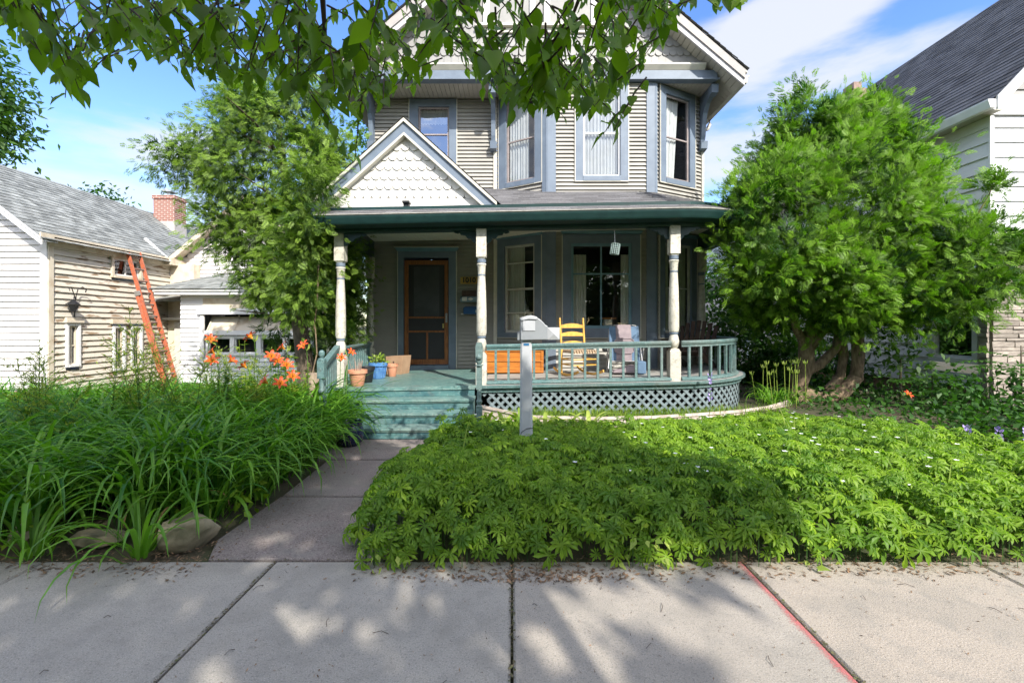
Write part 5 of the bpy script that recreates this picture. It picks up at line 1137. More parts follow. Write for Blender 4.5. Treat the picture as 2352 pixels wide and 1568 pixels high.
for pts, rr_ in (([(5.36, 8.35, .30), (5.60, 8.25, .22), (5.95, 8.2, .34), (6.20, 8.2, .62), (6.24, 8.2, 1.0), (6.22, 8.2, 1.5), (6.4, 8.2, 3.2)], [.14, .13, .125, .115, .105, .10, .06]),
                 ([(5.75, 8.3, .36), (5.98, 8.3, .60), (6.05, 8.3, 1.0), (6.0, 8.3, 1.5), (5.9, 8.3, 2.6)], [.09, .085, .08, .07, .05]),
                 ([(5.38, 8.35, .70), (5.62, 8.3, .85), (5.88, 8.25, 1.15), (5.97, 8.25, 1.7), (5.9, 8.2, 2.4)], [.09, .085, .08, .07, .05]),
                 ([(5.40, 8.35, 1.0), (5.32, 8.3, 1.25), (5.12, 8.2, 1.5), (4.9, 8.1, 2.2)], [.08, .08, .07, .05]), ([(5.42, 8.35, 1.05), (5.6, 8.2, 1.45), (5.8, 8.1, 1.6), (5.9, 8.0, 2.1)], [.07, .07, .065, .05])):
    k = MB(); k.tube(pts, rr_, 12); k.build('limb', m_barkl, TR, smooth=True)
# bare outlying twigs
def sprig(parent, pts, m, seed, size=.2):
    k = MB(); k.tube(pts, [.014, .009, .004], 6); k.build('branch', m_barkl, parent)
sprig(TR, [(7.6, 7.2, 2.7), (8.1, 7.0, 3.15), (8.6, 6.9, 3.45)], None, 1); sprig(TR, [(7.3, 7.2, 3.2), (7.45, 7.1, 3.6), (7.55, 7.1, 3.95)], None, 1)
conifer(TR, [(8.35, 6.95, 3.25, .35, .12, .18), (7.55, 7.1, 3.75, .25, .15, .22), (8.0, 7.0, 2.75, .4, .3, .2)], 40, 6, .24, l_arbR, name='outer_sprays', spread=.1)
# ---- left arborvitae
TL_ = thing('arborvitae_tree', 'tall loose feathery evergreen left of the porch', 'tree', (-3.7, 8.1, 0))
ll = [(-3.9, 10.2, 2.3, .6, .8, 1.5), (-4.35, 8.2, 4.5, 1.3, 1.15, 1.45), (-5.75, 8.2, 4.55, .75, .5, .45), (-4.0, 8.3, 2.85, 1.05, 1.0, 1.25), (-3.35, 9.1, 2.3, .35, .8, 1.25), (-3.05, 6.85, 3.45, .38, .3, .65), (-3.3, 7.2, 2.5, .4, .4, .9), (-4.9, 8.2, 5.6, .5, .4, .45), (-3.9, 8.2, 5.5, .7, .6, .6), (-3.35, 8.0, 4.1, .55, .6, .9),
      (-4.9, 8.2, 3.4, .7, .7, .8), (-3.1, 7.8, 3.0, .35, .4, .6)]
rej = lambda p: (p[:, 0] > -2.92) & (p[:, 1] > 7.2)
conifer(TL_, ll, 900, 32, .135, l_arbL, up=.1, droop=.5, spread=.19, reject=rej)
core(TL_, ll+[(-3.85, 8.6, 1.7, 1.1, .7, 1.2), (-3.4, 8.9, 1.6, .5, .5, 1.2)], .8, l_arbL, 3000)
k = MB(); k.tube([(-3.62, 8.1, -.05), (-3.66, 8.1, .7), (-3.78, 8.1, 1.6), (-3.95, 8.15, 3.2), (-4.2, 8.2, 5.2)], [.20, .15, .13, .10, .03], 12); k.build('trunk', m_bark, TL_, smooth=True)
random.seed(5)
for i in range(16):
    z = random.uniform(1.4, 4.8); a = random.random()*6.3; b = Vector((-3.8-.12*(z-1.5), 8.12, z)); L_ = random.uniform(.8, 1.4)
    k = MB(); k.tube([b, b+Vector((math.cos(a)*L_*.5, math.sin(a)*L_*.5, L_*.2)), b+Vector((math.cos(a)*L_, math.sin(a)*L_, L_*.25))], [.03, .018, .006], 6); k.build('limb', m_bark, TL_, smooth=True)
for pts in ([(-3.2, 7.4, 1.55), (-3.15, 7.35, 1.1), (-3.22, 7.3, .7)], [(-3.1, 7.3, 2.7), (-3.12, 7.3, 2.0), (-3.2, 7.35, 1.5)]):
    k = MB(); k.tube(pts, [.012, .010, .008], 6); k.build('branch', m_barkl, TL_)
# ---- broad leaved trees
LEAFT = (np.array([[0, 0, 0], [.35, .26, .04], [1, 0, -.12], [.35, -.26, .04]], float), np.array([[0, 1, 2, 3]]))
def leafy(parent, lobes, n, size, m, name='crown', clump=9, spread=.35, flat=.5, shell=.6, reject=None):
    cp, cn = lobes_points(lobes, max(1, n//clump), shell)
    if reject is not None: k = ~reject(cp); cp, cn = cp[k], cn[k]
    P_ = np.repeat(cp, clump, 0)+gau(len(cp)*clump, 3)*spread; Nn = np.repeat(cn, clump, 0); ct = np.repeat(rnd(len(cp)), clump)
    R = rots(gau(len(P_), 3)+Nn*.6+np.array([0, 0, -.25]), gau(len(P_), 3)*flat+np.array([0, 0, 1.]), size*(.6+.7*rnd(len(P_))))
    V, Fc = inst(LEAFT[0], LEAFT[1], R, P_); return npmesh(name, V, Fc, m, parent, np.clip(.55*ct+.45*rnd(len(P_)), 0, 1))
def trunk(parent, pts, r, m=None, name='trunk'):
    k = MB(); k.tube(pts, r, 10); return k.build(name, m or m_bark, parent, smooth=True)
t = thing('maple_tree', 'big dense tree at the far left edge above the white roof', 'tree', (-24, 20, 0))
leafy(t, [(-26.3, 20, 11.5, 3.2, 3, 3.6), (-24.6, 20, 10.4, 1.9, 2, 2.6), (-24.6, 20, 12.5, 1.9, 2, 2.0)], 15000, .34, l_mid, spread=.5); trunk(t, [(-24, 20, 0), (-24, 20, 7), (-24.2, 20, 11)], [.4, .3, .1])
t = thing('maple_tree', 'dark tree top showing over the ridge of the white house', 'tree', (-24, 27, 0))
leafy(t, [(-25.2, 27, 6.5, 3.2, 2, 2.6), (-22.6, 27, 5.4, 2.2, 2, 1.9), (-24.2, 27, 8.7, .9, .8, .9), (-26.5, 27, 8.2, 1.0, .8, .5)], 9000, .30, l_dark, spread=.4); trunk(t, [(-24, 27, 0), (-24, 27, 6)], [.4, .2])
t = thing('maple_tree', 'green tree behind the upper left corner of the grey house', 'tree', (-6.0, 19.5, 0))
leafy(t, [(-5.9, 19.5, 8.7, 1.3, 1.2, 2.0), (-6.0, 19.5, 6.5, 1.6, 1.5, 2.0)], 5000, .22, l_mid, spread=.3); trunk(t, [(-6, 19.5, 0), (-6, 19.5, 8)], [.25, .1])
# shrubs beside and behind the right tree
def shrub(label, x, y, z, rx, ry, rz, n, size, m, name='leafy_shrub'):
    t = thing(name, label, 'shrub', (x, y, 0)); leafy(t, [(x, y, z, rx, ry, rz), (x+rx*.3, y-.1, z*.6, rx*.8, ry, rz*.7)], n, size, m, 'foliage', spread=.12, shell=.35); trunk(t, [(x, y, -.05), (x, y, z)], [.03, .015], name='stem'); return t
shrub('bright green bush behind the curved railing', 6.0, 11.2, 1.0, 1.1, .8, 1.1, 9000, .14, l_dark)
shrub('tall leafy bush filling the gap between the curved porch and the right evergreen', 5.5, 12.2, 1.6, 1.2, .7, 1.7, 11000, .15, l_dark)
shrub('tall leafy bush against the sky gap beside the grey house wall', 5.3, 13.0, 1.5, .9, .9, 1.3, 3000, .14, l_mid)
shrub('low dark bush directly behind the twisted trunks', 6.9, 10.6, .6, 1.1, .6, .8, 7000, .13, l_dark)
shrub('dark bush under the white side wall right of the trunks', 7.3, 7.0, .35, .8, .6, .45, 2600, .12, l_dark)
shrub('broad leaved bush in front of the stone corner', 8.7, 6.6, .55, .9, .6, .6, 3600, .16, l_dark)
shrub('dark bush at the right edge of the photo below the stone wall', 8.7, 5.7, .5, 1.0, .6, .55, 3600, .15, l_dark)
shrub('leafy bush hanging before the low white wall', 7.0, 8.2, .95, .5, .4, .45, 900, .12, l_mid)
shrub('dark ivy like bush close to the path by the purple flowers', 6.4, 5.9, .25, .8, .5, .3, 2400, .11, l_dark)
# sumac saplings: pinnate leaves
def pinnate(parent, base, direc, L, n, lw, m):
    Vs = []; Fs = []; o = 0; base = np.array(base, float); d = np.array(direc, float); d /= np.linalg.norm(d); side = np.cross(d, [0, 0, 1]); side /= np.linalg.norm(side); pts = []
    for i in range(n+1):
        t = i/n; p = base+d*L*t+np.array([0, 0, -.35*L*t*t]); pts.append(tuple(p))
        if i == 0: continue
        for s in (-1, 1):
            f_ = side*s+d*.35+np.array([0, 0, -.25]); R = rots(f_[None], np.array([[0, 0, 1.]]), [lw*(1-.4*abs(t-.45))]); V, Fc = inst(LEAFT[0]*[1, .75, 1], LEAFT[1], R, p[None]); Vs.append(V); Fs.append(Fc+o); o += 4
    return np.concatenate(Vs), np.concatenate(Fs), pts
def sumac(label, x, y, h, n, L, group='sumac saplings by the right house'):
    t = thing('sumac_sapling', label, 'sapling', (x, y, 0), group); trunk(t, [(x, y, 0), (x+.03, y, h*.6), (x, y-.02, h)], [.02, .015, .006], name='stem')
    for i in range(n):
        a = 2*PI*i/n+random.random(); zz_ = h*(.55+.45*random.random()); V, Fc, pts = pinnate(t, (x, y, zz_), (math.cos(a), math.sin(a), .45), L*(.8+.4*random.random()), 10, .15, l_dark)
        npmesh('frond', V, Fc, l_dark, t, .5+.5*rnd(len(Fc)))
random.seed(14)
sumac('tall sumac sapling with arching fronds before the side window', 7.75, 6.95, 1.25, 9, .75); sumac('lower sumac sapling nearer the stone wall', 8.45, 6.5, 1.05, 9, .8); sumac('small dark sumac below the low white wall', 6.9, 7.5, .75, 7, .55)
# ---- lawn on the left
def blades(n, x0, x1, y0, y1, h, w, inside=None):
    x = x0+(x1-x0)*rnd(n); y = y0+(y1-y0)*rnd(n)
    if inside is not None: k = inside(x, y); x, y = x[k], y[k]
    n = len(x); z = gz(x, y); a = rnd(n)*2*PI; hh = h*(.5+rnd(n)); b = gau(n, 2)*.35; s = np.stack([np.cos(a), np.sin(a)], 1)*w
    V = np.stack([np.stack([x-s[:, 0], y-s[:, 1], z], 1), np.stack([x+s[:, 0], y+s[:, 1], z], 1), np.stack([x+b[:, 0]*hh+s[:, 0]*.2, y+b[:, 1]*hh+s[:, 1]*.2, z+hh], 1), np.stack([x+b[:, 0]*hh-s[:, 0]*.2, y+b[:, 1]*hh-s[:, 1]*.2, z+hh], 1)], 1).reshape(-1, 3)
    return V, (np.arange(n)*4)[:, None]+np.array([0, 1, 2, 3])
V, Fc = blades(42000, -16, -3.2, 7.0, 14, .13, .006); tag(npmesh('lawn_grass', V, Fc, l_grass, None, rnd(len(Fc))), 'sunlit yellow green rough grass before the white house', 'grass', kind='stuff')
V, Fc = blades(3800, -.3, 4.6, 6.6, 7.3, .10, .007, lambda x, y: y > 6.55+.35*np.clip(x-2.2, 0, 9)); tag(npmesh('bed_weeds', V, Fc, l_grass, None, rnd(len(Fc))*.5), 'short weeds growing behind the edging board under the lattice', 'weeds', kind='stuff')
# ---- strap leaves (daylilies)
def straps(base, az, L, tilt, droop, w, K=8):
    n = len(az); V = np.zeros((n, K+1, 3, 3)); p = base.copy(); th = tilt.copy(); tw = gau(n)*.5
    for i in range(K+1):
        t = i/K; wid = w*np.interp(t, [0, .15, .55, .85, 1], [.55, .9, 1, .55, .03]); aa = az+tw*t*.8
        side = np.stack([-np.sin(aa), np.cos(aa), np.zeros(n)], 1)
        V[:, i, 0] = p+side*wid[:, None] if hasattr(wid, '__len__') else p+side*wid; V[:, i, 2] = p-side*(wid[:, None] if hasattr(wid, '__len__') else wid)
        V[:, i, 1] = p-np.stack([-np.sin(th)*0, 0*th, 1+0*th], 1)*(np.asarray(wid)*.45)[..., None] if np.ndim(wid) else p-np.array([0, 0, wid*.45])
        step = (L/K)[:, None]; p = p+np.stack([np.cos(az)*np.cos(th), np.sin(az)*np.cos(th), np.sin(th)], 1)*step; th = th-droop*(.35+1.5*t)/K*2
    F1 = []
    for i in range(K):
        for j in range(2): F1.append([i*3+j, i*3+j+1, (i+1)*3+j+1, (i+1)*3+j])
    Fc = (np.arange(n)*(K+1)*3)[:, None, None]+np.array(F1)[None]
    V[..., 2] = np.maximum(V[..., 2], .006)
    return V.reshape(-1, 3), Fc.reshape(-1, 4), 2*K
def clump(x, y, n, L, spread=.05, w=.011, tiltm=1.25, dr=1.25):
    x = np.repeat(x, n); y = np.repeat(y, n); m = len(x); az = rnd(m)*2*PI; r = np.abs(gau(m))*spread
    base = np.stack([x+np.cos(az)*r, y+np.sin(az)*r, gz(x, y)], 1)
    return straps(base, az, np.repeat(L, n)*(.6+.55*rnd(m)), tiltm+gau(m)*.16, dr*(.65+.7*rnd(m)), w*(.7+.6*rnd(m)))
cx = []; cy = []
for i in range(520):
    x = -2.30-7.2*random.random()**1.25; y = 3.25+(3.9 if x > -4.2 else 3.9)*random.random()**1.1
    if x > -2.5 and y > 6.2: continue
    if -3.2 < x and y < 3.45: continue
    cx.append(x); cy.append(y)
V, Fc, q = clump(np.array(cx), np.array(cy), 22, 1.05*np.ones(len(cx)), .06, .0135); ton = np.repeat(rnd(len(Fc)//q), q); tag(npmesh('daylily_foliage', V, Fc, l_lily, None, ton, smooth=True), 'thick mass of arching green daylily leaves left of the path', 'daylily leaves', kind='stuff')
for (x, y, n, L, lab) in ((-2.50, 3.06, 30, .72, 'single daylily clump in front of the large rock'), (-3.22, 3.06, 26, .62, 'daylily clump at the sidewalk edge far left'), (-3.75, 3.12, 30, .78, 'daylily clump cut by the left edge'), (-2.22, 4.05, 26, .66, 'daylily clump leaning over the first path slab'), (-2.25, 5.0, 36, .80, 'pale daylily clump leaning over the middle of the path'), (-2.40, 5.7, 40, .85, 'daylily clump spilling beside the steps')):
    V, Fc, q = clump(np.array([x]), np.array([y]), n, np.array([L]), .04, .012); o = npmesh('daylily_clump', V, Fc, l_lily, None, np.repeat(rnd(len(Fc)//q)*.6+.4, q), smooth=True); tag(o, lab, 'daylily clump', 'daylily clumps spilling over the paving')
mdry = mat('dry_blade', (0.36, 0.24, 0.09), (0.25, 0.15, 0.06), 9, .8)
V, Fc, q = clump(-2.4-6*rnd(60), 3.15+3*rnd(60), 4, .75*np.ones(60), .1, .008, 1.0, 1.6); tag(npmesh('dry_leaves', V, Fc, mdry, None, None, smooth=True), 'scattered dry straw coloured blades among the daylily leaves', 'dry leaves', kind='stuff')
# low broad weeds at the bed's edge
V = leafy(None, [(-2.35, 4.3, .22, .22, .8, .2), (-2.3, 3.65, .15, .2, .3, .15), (-3.9, 3.3, .15, .7, .15, .12)], 700, .075, l_cover, 'bed_edge_weeds', 5, .06); tag(V, 'low leafy weeds along the edge of the daylily bed', 'weeds', kind='stuff')
# dense low foliage behind, closes the bed to the lawn
V, Fc, q = clump(-3.2-6.0*rnd(150), 6.3+1.3*rnd(150), 24, .85*np.ones(150), .12, .009, 1.35, .8)
tag(npmesh('tall_grass', V, Fc, l_lily, None, np.repeat(rnd(len(Fc)//q), q)), 'taller grassy leaves at the back of the daylily bed', 'tall grass', kind='stuff')
# ---- daylily flowers
def daylily(px, py, d, az, label, sc=1.0, closed=False):
    x, y, z = P(px, py, d); g0 = float(gz(x, y)); t = thing('daylily_flower', label, 'flower', (x, y, g0), 'orange daylilies in bloom')
    bx_, by_ = x+.12*math.cos(az+2.5), y+.1*math.sin(az)
    k = MB(); k.tube([(bx_, by_, g0), (bx_*.5+x*.5, by_*.5+y*.5, (g0+z)/2), (x, y, z-.05), (x+.03*math.cos(az), y+.03*math.sin(az), z)], [.005, .004, .0035, .004], 5); k.build('stem', l_lily, t)
    ax = Vector((math.cos(az), math.sin(az), .85)).normalized(); u = ax.cross(Vector((0, 0, 1))).normalized(); v = ax.cross(u); o0 = Vector((x+.03*math.cos(az), y+.03*math.sin(az), z))
    k = MB(); rr = .062*sc
    for j in range(6):
        a = 2*PI*j/6+.3; rd = u*math.cos(a)+v*math.sin(a); sd_ = ax.cross(rd); prof = [(0, .004, .004), (.03, .012, .014), (.062, .035, .021), (.078, .066, .019), (.070, .095, .004)]
        w_ = .8 if j % 2 else 1.1; vs = []
        for (aa, r_, ww) in prof: c_ = o0+ax*aa*sc*1.0+rd*r_*sc*1.05; vs += [c_-sd_*ww*w_*sc, c_+ax*(-.004), c_+sd_*ww*w_*sc]
        for i in range(4):
            k.tone = (.85, .45, .05, 0)[i]; oo = i*3
            k.add([vs[oo], vs[oo+1], vs[oo+4], vs[oo+3]], [(0, 1, 2, 3)]); k.add([vs[oo+1], vs[oo+2], vs[oo+5], vs[oo+4]], [(0, 1, 2, 3)])
    k.build('petals', m_petal, t)
    k = MB()
    for j in range(5): a = 2*PI*j/5; k.tube([o0+ax*.02, o0+ax*.07+(u*math.cos(a)+v*math.sin(a))*.012, o0+ax*.095+(u*math.cos(a)+v*math.sin(a))*.02], .0015, 4)
    k.build('stamens', m_browng, t)
    k = MB()
    for j in range(3): a = az+2+j*1.3; b_ = Vector((x, y, z-.04)); k.tube([b_, b_+Vector((.03*math.cos(a), .03*math.sin(a), .03)), b_+Vector((.045*math.cos(a), .045*math.sin(a), .09))], [.003, .007, .003], 6)
    k.build('buds', l_yel, t)
fl = [(480, 783, 6.4, 'upper left of the lily group against the addition windows'), (585, 778, 6.2, 'alone at the top middle beside the dark evergreen'), (500, 812, 6.0, 'below the upper left bloom'), (487, 832, 5.8, 'lowest at the far left of the group, left of a pair'), (520, 832, 5.9, 'lowest at the far left, right of a pair'), (660, 802, 6.2, 'pale orange, right centre beneath the evergreen'), (705, 798, 6.3, 'rightmost of the upper row near the stair rail'),
      (622, 822, 5.8, 'left of the dense middle cluster'), (640, 832, 5.9, 'centre of the dense middle cluster'), (655, 842, 5.7, 'right of the dense middle cluster'), (572, 845, 5.9, 'low bloom between left and middle clusters'), (622, 880, 5.3, 'lowest bloom of all, left half of a pair'), (642, 884, 5.4, 'lowest bloom of all, right half of a pair'), (668, 868, 5.6, 'small bloom just above the lowest pair'), (782, 824, 6.0, 'in front of the left porch post'), (800, 812, 6.1, 'small one beside the terracotta pot')]
for i, (a, b, d, lab) in enumerate(fl): daylily(a, b, d, -1.57+random.uniform(-1.7, 1.7), 'orange daylily, '+lab, .92 if i < 14 else .7)
# ---- wispy tall plants on the left
def wispy(label, x, y, h, seed, n=40):
    rr = random.Random(seed); g0 = float(gz(x, y)); t = thing('wispy_plant', label, 'plant', (x, y, g0), 'wispy tall plants in the left bed'); k = MB(); P_ = []; D_ = []
    for s in range(4):
        a = rr.random()*6.3; lean = rr.uniform(.1, .4); top = Vector((x+math.cos(a)*lean*h, y+math.sin(a)*lean*.5, g0+h*rr.uniform(.7, 1)))
        k.tube([(x, y, g0), (x*.6+top.x*.4, y*.6+top.y*.4, g0+(top.z-g0)*.5), top], [.006, .004, .002], 5)
        for i in range(n):
            tt = rr.uniform(.35, 1); b = Vector((x, y, g0)).lerp(top, tt); a2 = rr.random()*6.3; L_ = rr.uniform(.08, .26)*(1.3-tt*.6); e = b+Vector((math.cos(a2)*L_, math.sin(a2)*L_, L_*.7)); k.tube([b, e], [.0018, .001], 3)
            for q in range(9): u_ = rr.random(); P_.append(tuple(b.lerp(e, u_))); D_.append((math.cos(a2)+rr.gauss(0, .6), math.sin(a2)+rr.gauss(0, .6), .8+rr.gauss(0, .5)))
    k.build('stem', l_dark, t); R = rots(np.array(D_), gau(len(D_), 3), .033*(.6+.8*rnd(len(D_)))); V, Fc = inst(LEAFT[0]*[1, .45, 1], LEAFT[1], R, np.array(P_)); npmesh('foliage', V, Fc, l_grass, t, .3+rnd(len(Fc))*.7)
for i, (x, y, h, lab) in enumerate(((-4.05, 5.0, 1.75, 'tallest feathery plant before the narrow window'), (-4.6, 5.2, 1.35, 'feathery plant at the corner of the white house'), (-3.6, 5.1, 1.25, 'feathery plant under the paired windows'), (-5.3, 5.1, 1.3, 'feathery plant near the left edge'), (-4.4, 4.3, 1.1, 'nearer feathery plant with dark thin stems'), (-3.3, 5.8, 1.25, 'bushy feathery plant below the ladder foot'), (-3.9, 6.1, 1.35, 'bushy feathery plant between ladder and lilies'))):
    wispy(lab, x, y, h, i+3)
def leafy_stems(label, x, y, h, seed, m=l_dark, n=9, sz=.07):
    rr = random.Random(seed); g0 = float(gz(x, y)); t = thing('leafy_plant', label, 'plant', (x, y, g0), 'leafy plants among the daylilies'); k = MB(); P_ = []; D_ = []
    for s in range(n):
        a = rr.random()*6.3; top = Vector((x+math.cos(a)*.3*rr.random(), y+math.sin(a)*.3*rr.random(), g0+h*rr.uniform(.7, 1.05))); k.tube([(x, y, g0), top], [.004, .002], 4)
        for i in range(34): b = Vector((x, y, g0)).lerp(top, rr.uniform(.3, 1)); a2 = rr.random()*6.3; P_.append(tuple(b)); D_.append((math.cos(a2), math.sin(a2), .3))
    k.build('stem', m, t); R = rots(np.array(D_), gau(len(D_), 3)*.3+np.array([0, 0, 1]), sz*(.6+.7*rnd(len(D_)))); V, Fc = inst(LEAFT[0], LEAFT[1], R, np.array(P_)); npmesh('foliage', V, Fc, m, t, rnd(len(Fc)))
for i, (x, y, h, lab) in enumerate(((-3.75, 6.4, 1.25, 'leafy stems at the left of the orange blooms'), (-3.35, 6.5, 1.2, 'leafy stems below the top orange bloom'), (-3.0, 6.3, 1.1, 'leafy stems beside the pale log'), (-3.6, 5.7, 1.0, 'leafy stems at the foot of the left blooms'), (-3.1, 5.6, .95, 'leafy stems in front of the middle blooms'))): leafy_stems(lab, x, y, h, 40+i, l_mid if i % 2 else l_grass)
# ---- anemone ground cover
def palm_template(seed):
    rr = np.random.default_rng(seed); V = []; Fc = []; nl = 8+seed % 3
    for j in range(nl):
        a = 2*PI*(j+rr.uniform(-.22, .22))/nl; l = rr.uniform(.62, 1.08); dr = rr.uniform(.12, .42); d = np.array([math.cos(a), math.sin(a)]); s_ = np.array([-d[1], d[0]]); o = len(V); w = rr.uniform(.125, .165)*l
        def pt(t, sd, dz=0): q = d*l*t+s_*sd; return [q[0], q[1], .16*math.sin(PI*min(1, t*1.2))-dr*t*t+dz]
        V.extend([pt(0, -.02), pt(.42, -w*.62, .03), pt(.66, -w*1.15, .03), pt(1, 0, -.02), pt(.70, w*1.1, .03), pt(.42, w*.62, .03), pt(0, .02), pt(.6, 0, -.03)])
        Fc += [[o, o+1, o+7, o+6], [o+1, o+2, o+3, o+7], [o+7, o+3, o+4, o+5], [o+7, o+5, o+6, o+6]]
    return np.array(V), np.array(Fc)
def fixq(Fc): return Fc
PT = []
for s_ in range(4):
    PT.append(palm_template(s_))
def triq(TF):
    out_ = []
    for f_ in TF:
        if f_[2] == f_[3]: out_.append([f_[0], f_[1], f_[2]])
        else: out_ += [[f_[0], f_[1], f_[2]], [f_[0], f_[2], f_[3]]]
    return np.array(out_)
PT = [(a, triq(b)) for a, b in PT]
def bdr(x): return np.interp(x, [-1.3, -1, 0, 1.2, 2.8, 4.15, 4.75, 5.3, 9.5], [6.0, 6.1, 6.05, 6.15, 6.6, 7.2, 6.9, 4.6, 3.0])
def fdr(x): return np.interp(x, [-1, .2, .5, 1.2, 2.5, 5], [2.92, 2.88, 2.78, 2.88, 2.82, 2.76])+.04*np.sin(x*3.1)+.045*np.sin(x*9.7+1)+.03*np.sin(x*23)
def lft(y): return .06*np.sin(y*11)+.05*np.sin(y*23+1)+np.interp(y, [2.9, 3.3, 3.9, 4.6, 5.2, 5.8, 6.4], [-1.0, -1.12, -1.20, -1.28, -1.02, -.98, -.72])
def rosettes(n, edge=0):
    x = -1.4+9.6*rnd(n); y = 2.9+4.4*rnd(n); k = (y > fdr(x)) & (y < bdr(x)) & (x > lft(y)); x, y = x[k], y[k]
    ex = np.clip((x-lft(y))/.32, .06, 1); ey = np.clip((y-fdr(x))/.40, .06, 1); e = np.minimum(ex, ey)
    top = .05+np.interp(y, [3, 4, 5, 6.0, 6.6], [.34, .31, .26, .21, .13])*np.sqrt(e)*(1+.16*np.sin(x*2.3)*np.sin(y*2.9+1)+.17*np.sin(x*9+3*np.sin(y*4))*np.sin(y*8+1)+.18*gau(len(x)))+.25*np.exp(-((x+.75)**2+(y-5.5)**2)/.12)*rnd(len(x))
    return x, y, top, e
x, y, top, e = rosettes(23000)
u_ = rnd(len(x)); z = gz(x, y)+(top-gz(x, y))*np.where(u_ < .62, 1-.12*rnd(len(x)), .35+.6*rnd(len(x)))
fx = np.where(e < 1, 1-e, 0); tiltx = np.stack([-(1-np.clip((x-lft(y))/.35, 0, 1))*1.1, -(1-np.clip((y-fdr(x))/.45, 0, 1))*1.0, np.ones(len(x))], 1)+gau(len(x), 3)*.25+np.array([.05, -.18, 0])
az = rnd(len(x))*2*PI; fw = np.stack([np.cos(az), np.sin(az), 0*az], 1); fw -= tiltx*((fw*tiltx).sum(1)/(tiltx**2).sum(1))[:, None]
R = rots(fw, tiltx, .066*(.5+.95*rnd(len(x)))); P_ = np.stack([x, y, z], 1); sel = RNG.integers(0, 4, len(x)); Vs = []; Fs = []; Ts = []; o = 0
cl = .5+.25*np.sin(x*1.7+2)*np.sin(y*2.1)+.0
for i, (TV, TF) in enumerate(PT):
    k = sel == i; V, Fc = inst(TV, TF, R[k], P_[k]); Vs.append(V); Fs.append(Fc+o); o += len(V); Ts.append(np.repeat(np.clip(cl[k]*.5+.5*rnd(k.sum())+.45*(rnd(k.sum()) > .94), 0, 1), len(TF)))
tag(npmesh('anemone_ground_cover', np.concatenate(Vs), np.concatenate(Fs), l_cover, None, np.concatenate(Ts)), 'spreading bed of deeply cut green anemone leaves in front of the porch', 'ground cover', kind='stuff')
k2 = rnd(len(x)) < .16; st_ = P_[k2]; n_ = len(st_); g_ = gz(st_[:, 0], st_[:, 1]); w_ = .0022
V = np.stack([np.stack([st_[:, 0]-w_, st_[:, 1], g_], 1), np.stack([st_[:, 0]+w_, st_[:, 1], g_], 1), st_+[w_, 0, 0], st_-[w_, 0, 0]], 1).reshape(-1, 3)
tag(npmesh('anemone_stems', V, (np.arange(n_)*4)[:, None]+np.array([0, 1, 2, 3]), l_dark, None, rnd(n_)), 'thin stems standing under the anemone leaves', 'stems', kind='stuff')
xf, yf, tf, ef = rosettes(260); kf = (ef > .7) & (rnd(len(xf)) < np.where(xf > 1.2, .9, .25)); xf, yf, tf = xf[kf], yf[kf], tf[kf]; k = MB()
for x_, y_, z_ in zip(xf, yf, tf):
    for j in range(5):
        a = 2*PI*j/5+x_; c_, s_ = math.cos(a), math.sin(a); r_ = .019; zz_ = float(z_)+.045
        k.add([(x_, y_, zz_), (x_+r_*.7*c_-r_*.45*s_, y_+r_*.7*s_+r_*.45*c_, zz_+.004), (x_+r_*1.2*c_, y_+r_*1.2*s_, zz_+.006), (x_+r_*.7*c_+r_*.45*s_, y_+r_*.7*s_-r_*.45*c_, zz_+.004)], [(0, 1, 2, 3)])
tag(k.build('anemone_flowers', m_petalw), 'small white anemone flowers dotted over the ground cover', 'white flowers', kind='stuff')
V, Fc, q = clump(-.9+5.5*rnd(26), 3.1+2.6*rnd(26), 5, .5*np.ones(26), .02, .004, 1.35, .6); V[:, 2] += .08
tag(npmesh('grass_tufts', V, Fc, l_grass, None, np.repeat(rnd(len(Fc)//q)*.6, q), smooth=True), 'thin grass blades poking out of the ground cover', 'grass', kind='stuff')
V = leafy(None, [(.9, 3.02, .10, .25, .10, .10), (2.0, 2.98, .08, .3, .1, .08), (-.8, 3.0, .07, .2, .1, .07), (4.0, 2.95, .1, .5, .12, .1)], 260, .07, l_yel, 'heart_leaf_weeds', 4, .05); tag(V, 'pale broad weeds at the front edge of the ground cover', 'weeds', kind='stuff')
# dark ground cover by the right house
V = leafy(None, [(6.6, 6.4, .05, 1.9, 1.2, .22), (7.6, 5.2, .05, 1.3, .9, .22), (5.6, 7.6, .05, .9, .8, .18), (9.5, 5, .1, 2, 2, .3), (5.9, 8.9, .05, 1.6, .9, .25), (7.4, 8, .1, 1.0, 1.0, .3), (6.0, 7.5, .08, 1.3, .7, .22), (6.9, 6.9, .1, 1.0, .6, .25)], 30000, .10, l_dark, 'shade_ground_cover', 7, .14, shell=.2); tag(V, 'dark leafy ground cover below the right evergreen and house', 'ground cover', kind='stuff')
